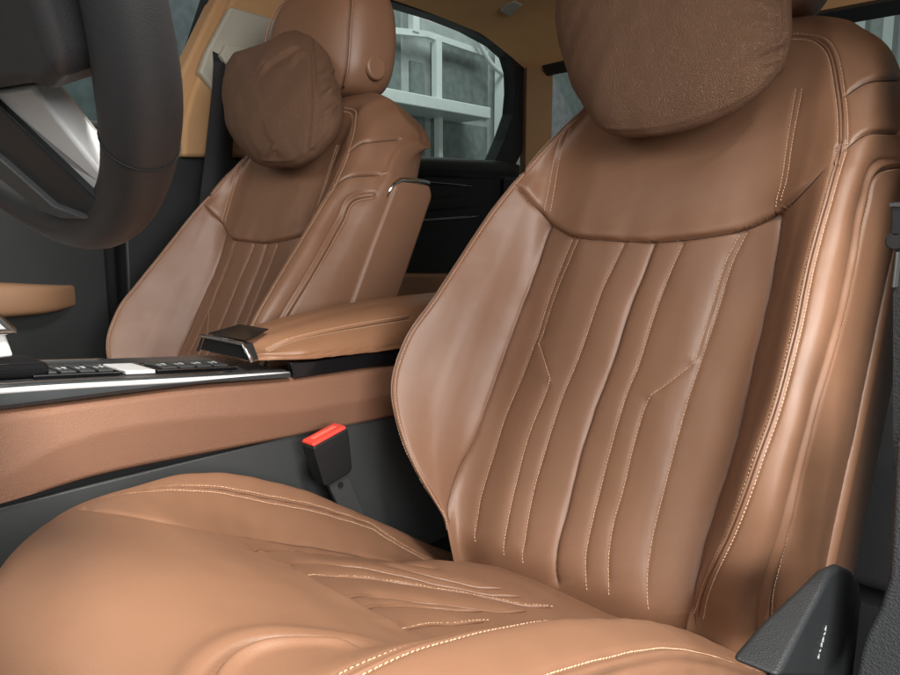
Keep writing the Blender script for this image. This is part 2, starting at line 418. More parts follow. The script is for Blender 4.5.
def build_backrest_grid():
    tau = np.r_[np.arange(-.05, .795, .0018)]
    one = np.ones_like(tau); nb = NB(tau); chest = ss(.38, .52, tau)
    tuck = -.05*ss(.035, -.06, tau)
    inn = .003+.026*chest+tuck
    l, rb, rp, re = sL(tau), sRB(tau), sRP(tau), sRE(tau)
    il = np.maximum(-.168, l+.010); ir = .157*one
    nP = nb-.035-.012*ss(.5, .7, tau)
    ctl = [(-.12*one, -.135*one, 4), (l*.9, -.125*one, 5), (l-.014, nb-.075, 10), (l-.012, nb-.020, 9), (l, nb, 55),
           (.5*l+.5*il, .42*nb+.011+.4*inn, 55), (il, inn, 48), (-.085*one, inn+.004, 48), (-.005*one, inn+.004, 48), (.075*one, inn+.004, 48), (ir, inn, 42),
           (.5*rb+.5*ir, .42*nb+.008+.4*inn, 42), (rb, nb, 16), (.5*rb+.5*rp+.006, nb-.006, 16), (rp, nP, 26), (.4*rp+.6*re+.004, .5*nP-.010, 22), (re, -.02-.02*chest, 12),
           (re-.008, -.065*one, 8), (re-.04, -.118*one, 6), (.12*one, -.135*one, 10)]
    S = gsm(np.stack([c[0] for c in ctl], 1), 11); Nn = gsm(np.stack([c[1] for c in ctl], 1), 9); cnt = [c[2] for c in ctl]; K = len(ctl)
    Q = np.stack([S, Nn], -1)
    seg = np.linalg.norm(np.roll(Q, -1, 1)-Q, axis=2)+1e-4; seg = seg**.75
    d1 = (np.roll(Q, -1, 1)-Q)/seg[..., None]; d0 = np.roll(d1, 1, 1); s0 = np.roll(seg, 1, 1)
    tan = (d0*seg[..., None]+d1*s0[..., None])/(seg+s0)[..., None]
    cols = []; mark = {}
    tot = 0
    for k in range(K):
        mark[k] = tot; tot += cnt[k]; k2 = (k+1) % K
        u = np.linspace(0, 1, cnt[k], endpoint=False)[None, :, None]; h = seg[:, k][:, None, None]
        cols.append((2*u**3-3*u**2+1)*Q[:, k][:, None]+(u**3-2*u**2+u)*h*tan[:, k][:, None]+(-2*u**3+3*u**2)*Q[:, k2][:, None]+(u**3-u**2)*h*tan[:, k2][:, None])
    G = np.concatenate(cols, 1); s = G[..., 0]; n = G[..., 1]
    tt = tau[:, None]*np.ones_like(s)
    ttop = .777-.060*np.clip(np.abs(s)/.217, 0, 1.2)**4
    t = np.where(tt > .5, .5+(tt-.5)*(ttop-.5)/.295, tt)
    front = ss(-.13, -.05, n)
    n = n-front*.052*np.clip((tt-.69)/.105, 0, 1)**2.2
    P = seatpt(s, t, n)
    # close top and bottom
    rows = [P]
    top = [];
    for e in np.linspace(.06, 1, 16):
        a = e*math.pi/2
        top.append(seatpt(s[-1]*(1-.05*e), t[-1]+.012*math.sin(a), n[-1]+(-.095-n[-1])*(1-math.cos(a))))
    bot = [seatpt(s[0]*(1-.06*e), t[0]-.012*math.sin(e*math.pi/2), n[0]+(-.08-n[0])*(1-math.cos(e*math.pi/2))) for e in np.linspace(1, .08, 10)]
    P = np.concatenate([np.stack(bot), P, np.stack(top)], 0)
    for _ in range(3): P = (np.roll(P, 1, 1)+2*P+np.roll(P, -1, 1))/4
    return P, mark
P, CM = build_backrest_grid()
back = Surf(P, closed_u=True)
back.P += back.N*(wob(back.P, .0009, 22, 1)+wob(back.P, .0004, 60, 2))[..., None]; back.rebuild()
U_px = [(513, 181), (530, 202), (540, 210), (552, 224), (575, 237), (623, 241), (655, 242), (700, 238), (743, 230), (777, 214), (800, 194), (831, 162)]
TR = {}
def col_path(S, cols, r0, r1, sm=30):
    rr = np.arange(r0, r1); cc = np.interp(rr, [c[0] for c in cols], [c[1] for c in cols]) if not np.isscalar(cols) else np.full(len(rr), float(cols))
    i = np.floor(cc).astype(int); f_ = (cc-i)[:, None]
    return S.resample(S.P[rr, i]*(1-f_)+S.P[rr, (i+1) % S.nu]*f_, .001, sm)
def trow(S, col, t): return int(np.argmin(np.abs(seatst(S.P[:, col])[1]-t)))
TR['U'] = back.trace(U_px, sm=110)
TR['L'] = col_path(back, CM[4]+4, trow(back, CM[4]+4, .022), trow(back, CM[4]+4, .520))
TR['Ltop'] = col_path(back, CM[4]+5, trow(back, CM[4]+5, .528), trow(back, CM[4]+5, .66))
TR['IL'] = back.trace([(551, 224), (548, 229), (535, 268), (520, 310), (503, 357), (488, 400), (474, 440), (463, 465), (453, 498), (450, 530)])
TR['IR'] = back.trace([(778, 215), (776, 232), (769, 275), (757, 330), (732, 437), (720, 480), (702, 535), (693, 573), (690, 595), (697, 630)])
TR['RB'] = col_path(back, CM[12], trow(back, CM[12], .028), trow(back, CM[12], .530))
TR['RBtop'] = back.trace([(837, 160), (842, 147), (842, 115), (839, 89), (833, 56), (824, 42), (813, 36), (789, 35), (740, 37)], sm=120)
_c = col_path(back, CM[14], trow(back, CM[14], .035), trow(back, CM[14], .478))[::-1]
TR['RP'] = back.resample(np.vstack([back.trace([(899, 163), (888, 164), (877, 168), (870, 178)], sm=10), _c]), .001, 90)
TR['cap1'] = back.trace([(843, 97), (857, 87), (870, 81), (898, 80)])
TR['cap2'] = back.trace([(842, 151), (857, 139), (870, 133), (898, 133)])
TR['A1'] = back.trace([(571, 239), (561, 262), (549, 293), (536, 334), (526, 362), (518, 383), (504, 416), (491, 457), (481, 490), (477, 509), (474, 533), (476, 543)])
A2a = [(576.5, 239.5), (567, 262), (554, 293), (538, 343)]; A2b = [(538, 343), (550, 379)]; A2c = [(550, 379), (544, 394), (527, 437), (513, 490), (506, 524), (503, 544), (504, 555)]
TR['A2a'] = back.trace(A2a); TR['A2b'] = back.trace(A2b); TR['A2c'] = back.trace(A2c)
TR['B'] = back.trace([(623, 243), (602, 287), (589, 324), (575, 363), (562, 394), (547, 439), (533, 488), (527, 518), (522, 551), (523, 563)])
TR['C'] = back.trace([(653, 244), (640, 278), (627, 309), (611, 362), (593, 408), (578, 457), (570, 490), (560, 527), (554, 553), (554, 576), (559, 589)])
TR['D'] = back.trace([(682, 243), (664, 284), (649, 327), (638, 363), (624, 397), (609, 450), (599, 488), (587, 538), (584, 564), (587, 590)])
TR['E1a'] = back.trace([(739, 234), (724, 264), (711, 307), (694, 362)]); TR['E1b'] = back.trace([(694, 362), (673, 379), (652, 394)]); TR['E1c'] = back.trace([(652, 394), (644, 406), (633, 443), (622, 490), (612, 524), (607, 564), (609, 595)])
TR['E2'] = back.trace([(746, 232), (731, 264), (718, 307), (701, 359), (689, 394), (678, 432), (664, 487), (653, 531), (647, 569), (647, 600), (649, 611)])
TR['cl1'] = back.trace([(571, 127), (559, 160), (552, 212)]); TR['cl2'] = back.trace([(565, 127), (554, 160), (545.5, 211)])
TR['cr1'] = back.trace([(796, 87), (786, 147), (779, 209)]); TR['cr2'] = back.trace([(802, 88), (791, 147), (785.5, 202)])
for k in ('A1', 'B', 'D', 'E2'): back.press(TR[k], pleat(.0024, .0016, .011, .0024), .05, (0, .03))
for k in ('A2a', 'A2b', 'A2c', 'E1a', 'E1b', 'E1c'): back.press(TR[k], pleat(.0020, .0010, .006, .0008) if k[-1] == 'b' else pleat(.0024, .0014, .009, .0018), .04, (.014, .02) if k[-1] == 'c' else (.010, .010) if k[-1] == 'b' else (0, .010))
back.press(TR['C'], pleat(.0022, .0030, .010, .0045), .05, (0, .01))
back.press(TR['IL'], pleat(.0018, .0036, .013, .005), .06, (0, .03))
back.press(TR['IR'], pleat(.0018, .0036, .013, .005), .06, (0, .04))
back._n()
back.press(TR['U'], step(1, .0085, .024, .0016, .0045), .12, (.02, .06))
for k in ('cl1', 'cl2', 'cr1', 'cr2'): back.press(TR[k], groove(.0022, .0012), .012, (.006, 0))
def dbl(d): return .0016*np.exp(-(d/.0035)**4)-.0012*np.exp(-((np.abs(d)-.0048)/.0016)**2)-.0020*np.exp(-(d/.0013)**2)-.002*np.exp(-np.abs(d)/.012)
for k in ('L', 'RB', 'RBtop', 'Ltop'): back.press(TR[k], dbl, .05, (.03 if k == 'L' else .04 if k == 'RB' else 0, 0))
def pipe(d): return .0034*np.exp(-(d/.0032)**2)-.0018*np.exp(-((np.abs(d)-.0062)/.002)**2)-.0015*np.exp(-np.abs(d)/.012)
back.press(TR['RP'], pipe, .05)
back.press(TR['cap1'], step(1, .0028, .012, .002, .0024), .05, (.004, 0)); back.press(TR['cap2'], step(1, .0028, .012, .002, .0024), .05, (.004, 0))
back.rebuild()
for k in ('A1', 'B', 'D', 'E2', 'A2a', 'A2b', 'A2c', 'E1a', 'E1b', 'E1c', 'cl1', 'cl2', 'cr1', 'cr2'): back.stitch(TR[k])
for k in ('L', 'RB', 'RBtop', 'Ltop'):
    for sg in (-1, 1): back.stitch(TR[k], sg*.0050, slant=.15*sg)
back.stitch(TR['RP'], .0062)
cords = MB()  # dark tubes laid in the grooves as painted gap shade
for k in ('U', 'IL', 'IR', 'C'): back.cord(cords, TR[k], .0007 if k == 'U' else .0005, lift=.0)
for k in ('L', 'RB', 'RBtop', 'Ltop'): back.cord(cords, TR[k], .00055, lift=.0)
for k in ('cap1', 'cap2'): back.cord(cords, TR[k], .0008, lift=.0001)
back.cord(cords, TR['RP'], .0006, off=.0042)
seat = empty('car_seat', (0, .45, FLOOR_Z), 'large brown leather driver seat nearest the viewer, red buckle beside its cushion', 'car seat', 'front car seats')
s_, t_, n_ = seatst(back.P)
sc = (s_[:-1]+np.roll(s_, -1, 1)[:-1])/2; tc_ = (t_[:-1]+t_[1:])/2
us, ut, _ = seatst(TR['U']); o_ = np.argsort(us); ucurve = np.interp(sc, us[o_], ut[o_])
cidx = np.arange(back.nu)[None]*np.ones(sc.shape, int)
reg = np.zeros(sc.shape, int)
fr_ = (cidx >= CM[4]) & (cidx < CM[12])
above = tc_ > ucurve
reg[fr_ & ~above & (cidx < CM[6])] = 1
reg[fr_ & ~above & (cidx >= CM[6]) & (cidx < CM[10])] = 2
reg[fr_ & ~above & (cidx >= CM[10])] = 3
reg[fr_ & above & (tc_ < .77)] = 4
BO = back.split(reg, {0: 'backrest', 1: 'side_bolster', 2: 'centre_panel', 3: 'side_bolster', 4: 'chest_panel'}, M['nappa'], seat, 0)
backrest = BO[0]
tag(back.stitches.build('stitching', M['thread'], backrest), kind='stuff')
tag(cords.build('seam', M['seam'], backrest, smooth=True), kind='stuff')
# rear side shell with its chrome topped edge
def shell_outline(n0, t1): return [(-.01, n0), (.2, n0-.002), (.45, n0-.004), (t1-.012, n0-.008), (t1+.004, -.046), (t1+.030, -.110), (t1+.012, -.125), (.2, -.125), (-.01, -.115)]
mb = MB(); mb.prism([seatpt(.236, t, n) for t, n in shell_outline(-.022, .585)], (.036, 0, 0))
sh = mb.build('side_shell', M['nappa'], backrest, bev=.009, seg=4)
mb = MB(); mb.tube([seatpt(.262, .545, -.026), seatpt(.264, .572, -.031), seatpt(.266, .588, -.044), seatpt(.267, .597, -.062), seatpt(.267, .615, -.106)], .0055, 8); mb.build('chrome_trim', M['chrome'], backrest, smooth=True)
# headrest
def super_loft(secs, nseg=48, p=2.6):
    V = []
    for (c, hx, hy) in secs:
        for k in range(nseg):
            a = 2*math.pi*k/nseg; ca, sa = math.cos(a), math.sin(a)
            V.append((c[0]+hx*math.copysign(abs(ca)**(2/p), ca), c[1]+hy*math.copysign(abs(sa)**(2/p), sa), c[2]))
    F_ = [(i*nseg+k, i*nseg+(k+1) % nseg, (i+1)*nseg+(k+1) % nseg, (i+1)*nseg+k) for i in range(len(secs)-1) for k in range(nseg)]
    n = len(secs)
    F_ += [tuple(range(nseg-1, -1, -1)), tuple((n-1)*nseg+k for k in range(nseg))]
    return V, F_
hz0 = 1.010; hy0 = 1.012
prof = [(0, .06, .03), (.006, .105, .050), (.02, .128, .060), (.05, .143, .066), (.10, .148, .068), (.15, .146, .064), (.19, .134, .056), (.215, .112, .045), (.228, .075, .028), (.231, .03, .012)]
pf1 = rail([(z, a) for z, a, b in prof]); pf2 = rail([(z, b) for z, a, b in prof])
zs = [0, .002, .005, .009, .014, .02, .03, .045]+list(np.arange(.06, .19, .012))+[.195, .205, .213, .220, .226, .230, .2315]
secs = [((0, hy0-.0+.10*(z), hz0+z), float(pf1(z)), float(pf2(z))) for z in zs]
secs = [(c, a*1.0, b*1.18) for c, a, b in secs]
V, F_ = super_loft(secs, p=3.6); hd = mesh_obj('headrest', V, F_, M['nappa'], seat); subsurf(hd, 1)
mb = MB(); mb.tube([(.140, hy0+.004, hz0+.052), (.1475, hy0+.004, hz0+.052), (.150, hy0+.004, hz0+.052)], [.024, .023, .018], 28, up=(0, 0, 1)); mb.build('release_button', M['nappa'], hd, smooth=False, bev=.002)
for xo in (-.085, .085):
    mb = MB(); mb.tube([(xo, hy0-.02, hz0-.06), (xo, hy0+.005, hz0+.02)], .007, 12); mb.build('headrest_post', M['chrome'], hd, smooth=True)
# headrest side seam
sq = []
for k in range(40):
    z = .012+.205*k/39; sq.append((float(pf1(z))*.962, hy0+.10*z-float(pf2(z))*1.18*.80, hz0+z))
for sg in (-1, 1):
    mb = MB(); mb.tube([(a*sg, b, c) for a, b, c in sq], .0022, 8); mb.build('welt', M['nappa'], hd, smooth=True)

# ---------------------------------------------------------------- seat cushion
CA = R_(16); CFv = np.array([0, -math.cos(CA), math.sin(CA)]); CMv = np.array([0, math.sin(CA), math.cos(CA)])
def cpt(s, f, m_): return SB+np.multiply.outer(s, SX)+np.multiply.outer(f, CFv)+np.multiply.outer(m_, CMv)
mRL = rail([(-.16, -.052), (0, -.004), (.10, .028), (.17, .048), (.25, .061), (.31, .066), (.38, .064), (.44, .052), (.50, .034)])
mIL = rail([(-.16, -.06), (-.02, -.034), (.095, -.015), (.257, .011), (.33, .030), (.41, .050), (.46, .055), (.5, .050)])
mC = rail([(-.16, -.035), (-.05, -.010), (.06, .004), (.2, .010), (.28, .014), (.33, .026), (.42, .048), (.47, .050), (.5, .046)])
mRR = rail([(-.16, -.03), (-.06, -.010), (0, .012), (.126, .045), (.19, .057), (.28, .068), (.37, .073), (.44, .070), (.5, .060)])
mRO = rail([(-.16, -.05), (-.06, -.02), (0, .0), (.08, .021), (.25, .056), (.37, .060), (.45, .055), (.5, .045)])
def build_cushion_grid():
    tau = np.arange(.50, -.15, -.0020); one = np.ones_like(tau)
    a, b, c, d, e = mRL(tau), mIL(tau), mC(tau), mRR(tau), mRO(tau)
    ctl = [(-.25*one, a*0-.13, 8), (-.284*one, a-.07, 10), (-.283*one, a-.022, 14), (-.262*one, a, 22), (-.232*one, .55*a+.5*b, 22), (-.198*one, b, 50), (-.10*one, c, 50), (0*one, c+.002, 50), (.09*one, c, 36),
           (.150*one, c+.006, 22), (.190*one, d, 16), (.215*one, .5*d+.5*e+.003, 14), (.238*one, e, 12), (.249*one, e-.022, 10), (.246*one, e-.06, 8), (.22*one, e*0-.13, 1)]
    Q = np.stack([np.stack([x[0], x[1]], -1) for x in ctl], 1); K = len(ctl)
    seg = np.linalg.norm(np.diff(Q, axis=1), axis=2)**.75
    d1 = np.diff(Q, axis=1)/seg[..., None]; tan = np.zeros_like(Q)
    tan[:, 1:-1] = (d1[:, :-1]*seg[:, 1:, None]+d1[:, 1:]*seg[:, :-1, None])/(seg[:, 1:]+seg[:, :-1])[..., None]
    tan[:, 0] = d1[:, 0]; tan[:, -1] = d1[:, -1]
    cols = []; mark = {}; tot = 0
    for k in range(K-1):
        cn = ctl[k][2]; mark[k] = tot; tot += cn
        u = np.linspace(0, 1, cn, endpoint=False)[None, :, None]; h = seg[:, k][:, None, None]
        cols.append((2*u**3-3*u**2+1)*Q[:, k][:, None]+(u**3-2*u**2+u)*h*tan[:, k][:, None]+(-2*u**3+3*u**2)*Q[:, k+1][:, None]+(u**3-u**2)*h*tan[:, k+1][:, None])
    cols.append(Q[:, -1:]); mark[K-1] = tot
    G = np.concatenate(cols, 1); s = G[..., 0]; m_ = G[..., 1]
    sh = -.074*ss(-.10, -.27, s)-.015*ss(.15, .25, s)
    f = tau[:, None]+sh*ss(.15, .5, tau)[:, None]
    P = cpt(s, f, m_)
    roll = []
    rad = .062; top = P[0]
    for ang in np.linspace(0, 1, 42)[1:]:
        A = ang*R_(128)
        hgt = np.clip((m_[0]+.13)/.16, .0, 1)
        roll.append(top+np.multiply.outer(rad*np.sin(A)*hgt**.5, CFv)-np.multiply.outer(np.minimum(rad*(1-np.cos(A))*1.15, (m_[0]+.13)*ang**1.2), CMv))
    P = np.concatenate([np.stack(roll[::-1]), P], 0)
    P = gsm(P, 11)
    for _ in range(3): P[:, 1:-1] = (P[:, :-2]+2*P[:, 1:-1]+P[:, 2:])/4
    return P, mark, len(roll)
P, KM, NR = build_cushion_grid()
cush = Surf(P)
cush.P += cush.N*(wob(cush.P, .0012, 20, 5)+wob(cush.P, .0005, 55, 6))[..., None]; cush.rebuild()
TC = {}
def frow(f): return NR+int(round((.50-f)/.002))
TC['RL'] = col_path(cush, [(frow(.52), KM[4]+6), (frow(.35), KM[3]+20), (frow(.06), KM[3]+13), (frow(-.02), KM[4]+10), (frow(-.075), KM[5]-2)], frow(.50), frow(-.075), 120)
TC['IL'] = cush.trace(sm=90, px=[(82, 506), (137, 514), (197, 526), (267, 537), (317, 545), (372, 555), (402, 561), (432, 566)])
TC['IN'] = cush.trace([(240, 540), (262, 551), (290, 567), (320, 585), (350, 602), (380, 619), (414, 635)])
TC['p1'] = cush.trace(sm=90, px=[(250, 552), (266, 547), (287, 547), (326, 550), (366, 557), (402, 566), (439, 575), (478, 584), (505, 590)])
TC['p2'] = cush.trace(sm=90, px=[(277, 565), (290, 561), (311, 560), (335, 562), (372, 567), (408, 574), (445, 582), (490, 591), (525, 598)])
TC['p3'] = cush.trace(sm=90, px=[(295, 575), (311, 572), (335, 573), (372, 576), (408, 581), (451, 587), (487, 594), (520, 602), (552, 609)])
TC['p4'] = cush.trace(sm=90, px=[(340, 597), (351, 593), (366, 592), (396, 594), (433, 599), (487, 607), (530, 612)])
TC['p5'] = cush.trace(sm=90, px=[(360, 607), (375, 602), (396, 601), (427, 603), (460, 608), (487, 612)])
TC['p6'] = cush.trace(sm=90, px=[(399, 627), (414, 622.5), (439, 621), (463, 621), (487, 623)])
TC['RR'] = col_path(cush, KM[10]-3, frow(.56), frow(.02), 60)
TC['RO'] = col_path(cush, KM[12], frow(.46), frow(-.05), 60)[::-1]
TC['W'] = cush.trace([(206, 700), (212, 685), (221, 668), (238, 654), (259, 645), (287, 641), (320, 641), (350, 645), (366, 649)], sm=90)
def pl_(d): return -.0056*np.exp(-np.abs(d)/.0065)
for k in ('p1', 'p2', 'p3', 'p4', 'p5', 'p6'): cush.press(TC[k], pl_, .04, (.02, .04))
cush.press(TC['IL'], pleat(.0018, .0030, .010, .003), .05)
cush.press(TC['IN'], step(-1, .0050, .022, .0016, .0022), .11, (.05, .02))
cush._n()
cush.press(TC['RL'], dbl, .05); cush.press(TC['RR'], dbl, .05)
cush.press(TC['RO'], pipe, .05)
cush.press(TC['W'], lambda d: .0042*np.exp(-((d+.004)/.0045)**2)-.0065*np.exp(-((d-.0035)/.0026)**2)+.003*np.exp(-((d-.016)/.010)**2), .05, (.0, .03))
cush.rebuild()
for k in ('RL', 'RR'):
    for sg in (-1, 1): cush.stitch(TC[k], sg*.0050)
ccord = MB(); tuck = MB()  # ccord: dark tubes for seam shade; tuck: leather welts
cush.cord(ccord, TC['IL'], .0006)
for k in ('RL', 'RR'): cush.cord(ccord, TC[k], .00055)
for k in ('p1', 'p2', 'p3', 'p4', 'p5', 'p6'): cush.cord(tuck, TC[k], .0019, lift=.0011, trim=(.030 if k == 'p1' else .012, .004))
cush.stitch(TC['RO'], -.006); cush.stitch(TC['p3'], a0=.03, lift=.0027); cush.stitch(TC['p6'], a0=.015, lift=.0027)
ci = np.arange(cush.nu-1)[None]*np.ones((cush.nv-1, 1), int); ri = np.arange(cush.nv-1)[:, None]*np.ones((1, cush.nu-1), int)
reg = np.zeros(ci.shape, int); rin = NR+int((.50-.305)/.002)
reg[ci < KM[3]-8] = 5; reg[(ci >= KM[3]-8) & (ci < KM[5])] = 1
mid = (ci >= KM[5]) & (ci < KM[9]); reg[mid & (ri < rin)] = 2; reg[mid & (ri >= rin)] = 3
reg[(ci >= KM[9]) & (ci < KM[12]+4)] = 4
CO = cush.split(reg, {0: 'seat_cushion', 1: 'cushion_bolster', 2: 'thigh_panel', 3: 'pleated_insert', 4: 'cushion_bolster', 5: 'side_panel'}, M['nappa'], seat, 0)
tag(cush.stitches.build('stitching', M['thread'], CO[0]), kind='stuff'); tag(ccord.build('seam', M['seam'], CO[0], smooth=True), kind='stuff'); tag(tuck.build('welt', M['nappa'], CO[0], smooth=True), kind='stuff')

# ---------------------------------------------------------------- plastic recliner cover and cushion skirt
XR = .300
def yz(px, x): return [onx(a, b, x) for a, b in px]
edge = yz([(778, 678), (800, 634), (822, 592), (832, 572)], XR); top_ = yz([(842, 566), (853, 571), (861, 585)], XR); rear = yz([(862, 600), (858, 640), (853, 680)], XR)
ol = edge+top_+rear; dxs = [.034, .027, .016, .010, .009, .010, .012, .018, .022, .026][:len(ol)]
mb = MB(); n_ = len(ol); mb.add(ol+[p-np.array([d_, 0, 0]) for p, d_ in zip(ol, dxs)], [tuple(range(n_)), tuple(range(2*n_-1, n_-1, -1))]+[(i, n_+i, n_+(i+1) % n_, (i+1) % n_) for i in range(n_)])
rc = mb.build('recliner_cover', M['recliner'], seat, bev=.007, seg=4)
# small printed marks on its outboard face
mb = MB()
for k, (a, b) in enumerate([(824, 629), (823, 634), (821.5, 640), (820, 645), (818.5, 651), (817, 657)]):
    p = onx(a+1.5, b, XR+.0006); wz = (.0028, .0012, .0030, .0030, .0012, .0026)[k]
    mb.box(p+(-.0003, -.0016, -wz/3), p+(.0003, .0016, wz/3))
    mb.box(p+(-.0003, .0010, -wz*.8), p+(.0003, .0015, wz*.8))
mb.build('printed_mark', M['label'], rc)
mb = MB(); mb.prism([cpt(.262, f, m_) for f, m_ in [(-.08, -.07), (.05, -.035), (.2, .012), (.32, .022), (.42, .012), (.46, -.04), (.42, -.13), (-.08, -.16)]], (-.05, 0, 0))
mb.build('seat_skirt', M['recliner'], seat, bev=.012, seg=4)
mb = MB(); mb.box((-.25, .22, .14), (.23, .70, .245)); mb.build('seat_base', M['black'], seat, bev=.02)
for xo in (-.20, .19):
    mb = MB(); mb.box((xo-.02, .15, FLOOR_Z), (xo+.02, .75, .15)); mb.build('seat_rail', M['black'], seat)

# ================================================================== NECK PILLOWS
PD = np.array([-.78, -.043, -.0135]); PTH = R_(1.1)
PR = np.array([[1, 0, 0], [0, math.cos(PTH), -math.sin(PTH)], [0, math.sin(PTH), math.cos(PTH)]])
def xfP(o, d): return PR.T@(np.array(o)-SB-PD)+SB, PR.T@np.array(d)
def puff(outline, e1, e2, nrm, dF, dB, nr=46, na=320, p=2.4, q=1.9, cen=None):
    Q = spl(list(outline)+[outline[0]], n=na+1)[:-1]
    c = Q.mean(0) if cen is None else np.array(cen)
    rho = np.r_[np.linspace(0, .8, nr//2, endpoint=False), .8+.2*np.sin(np.linspace(0, math.pi/2, nr-nr//2))]
    rows = []
    for sg, dep in ((1, dF), (-1, dB)):
        R2 = rho if sg == 1 else rho[::-1][1:]
        for r_ in R2:
            h = (max(0, 1-r_**p))**(1/q)
            k = Q-c
            rows.append((c+k*r_)+nrm*(sg*dep*h))
    return np.stack(rows)
def pick_line(px, O, n, xf=None):
    out = []
    for x, y in px:
        o, d = CC, ray(x, y)
        if xf: o, d = xf(o, d)
        out.append(o+d*(np.dot(np.array(O)-o, n)/np.dot(d, n)))
    return out
dn_ol = [(560, 2), (558, 26), (562, 50), (571, 80), (584, 108), (604, 131), (640, 135), (681, 128), (722, 114), (754, 96), (777, 72), (790, 42), (792, 8), (788, -30), (766, -72), (715, -98), (660, -92), (610, -84), (574, -48)]
PN = SN*.93+np.array([0, -.2, -.30]); PN = SN
O = SB+SN*.092
P = puff(pick_line(dn_ol, O, SN), None, None, SN, .060, .062)
pl = Surf(P, closed_u=True)
pl.P += pl.N*(wob(pl.P, .0022, 26, 11)+wob(pl.P, .0008, 70, 12))[..., None]; pl.rebuild()
TP = {k: pl.trace(v) for k, v in dict(s=[(779, -20), (780, 5), (780, 30), (778, 46)], s2=[(783, 48), (785, 62), (779, 78)], w1=[(741, 58), (757, 54), (772, 47), (786, 40)], w2=[(736, 46), (757, 44), (776, 40)], w3=[(750, 68), (766, 62), (780, 58)],
     w4=[(735, 18), (757, 22), (777, 27)], w5=[(740, 2), (760, 6), (778, 12)], w6=[(605, 128), (640, 128), (680, 121), (722, 107), (756, 88), (776, 66)], w7=[(700, -10), (735, -4), (765, 2)], w8=[(752, 84), (764, 74), (776, 70)]).items()}
for k, (a, b, c) in dict(s=(.002, .0025, .004), s2=(.002, .002, .003), w1=(.0035, .0075, .006), w2=(.004, .003, .004), w3=(.004, .004, .004), w4=(.006, .003, .004), w5=(.006, .003, .003), w7=(.009, .002, .0), w8=(.003, .0025, .002)).items():
    fd = (.0, .0) if k in 's' else (.025, .004)
    pl.press(TP[k], lambda d, a=a, b=b, c=c: -b*np.exp(-(d/a)**2)+c*.4*np.exp(-((np.abs(d)-a*2.2)/(a*1.3))**2), .04, fd)
pl.press(TP['w6'], lambda d: -.0016*np.exp(-(d/.002)**2), .02)
pl._n()
def soft_obj(S, name, mat, label, cat, group=None):
    o = mesh_obj(name, S.P.reshape(-1, 3), S.quads(), mat, None); tag(o, label, cat, group); return o
soft_obj(pl, 'neck_pillow', M['pillow'], 'large brown pebbled leather neck pillow on the foreground driver seat headrest', 'neck pillow', 'neck pillows')
pn_ol = [(233, 70), (229, 92), (231, 120), (239, 146), (257, 163), (288, 166), (311, 156), (331, 132), (338, 108), (334, 78), (326, 52), (313, 37), (299, 34), (284, 42), (262, 51), (243, 57)]
PAX = np.array([math.sin(R_(14)), 0, 0])
Np = PR@SN; Op = SB+PD+Np*.085
P = puff(pick_line(pn_ol, Op, Np), None, None, Np, .062, .060)
pp = Surf(P, closed_u=True)
pp.P += pp.N*(wob(pp.P, .0026, 24, 21)+wob(pp.P, .001, 65, 22))[..., None]; pp.rebuild()
TQ = {k: pp.trace(v) for k, v in dict(s=[(311, 38), (313, 60), (314.5, 90), (314, 115), (311, 148)], w1=[(258, 78), (266, 66), (280, 56), (298, 45)], w2=[(283, 72), (292, 62), (300, 50)], w3=[(320, 98), (328, 94), (336, 86)], w4=[(318, 116), (328, 112), (337, 104)], w5=[(317, 78), (326, 74), (333, 70)], w6=[(262, 160), (288, 160), (308, 150), (326, 132)], w7=[(266, 158), (272, 150), (276, 146)]).items()}
for k, (a, b, c) in dict(s=(.003, .0025, .004), w1=(.006, .006, .005), w2=(.006, .004, .004), w3=(.005, .007, .006), w4=(.005, .006, .006), w5=(.005, .004, .004), w7=(.004, .004, .003)).items():
    pp.press(TQ[k], lambda d, a=a, b=b, c=c: -b*np.exp(-(d/a)**2)+c*.4*np.exp(-((np.abs(d)-a*2.2)/(a*1.3))**2), .05, (0, 0) if k == 's' else (.03, .008))
pp.press(TQ['w6'], lambda d: -.002*np.exp(-(d/.003)**2), .02)
pp._n()
soft_obj(pp, 'neck_pillow', M['pillow'], 'smaller plump brown neck pillow on the passenger seat headrest behind the steering wheel', 'neck pillow', 'neck pillows')

# ================================================================== PASSENGER SEAT: a copy of the driver's, same part meshes
def copy_tree(o, parent=None):
    c = o.copy(); COL.objects.link(c); c.parent = parent
    for ch in o.children: copy_tree(ch, c)
    return c
MP = Matrix.Translation(Vector(SB+PD)) @ Matrix.Rotation(PTH, 4, 'X') @ Matrix.Translation(-Vector(SB))
pas = copy_tree(seat); pas.matrix_world = MP @ Matrix.Translation(Vector(ORG[seat]))
pas['label'] = 'brown leather front passenger seat beyond the centre armrest'

# ================================================================== CENTRE CONSOLE
XC = -.32
con = empty('centre_console', (-.405, .45, FLOOR_Z), 'brown leather and dark wood centre console with switches and padded armrest', 'console')
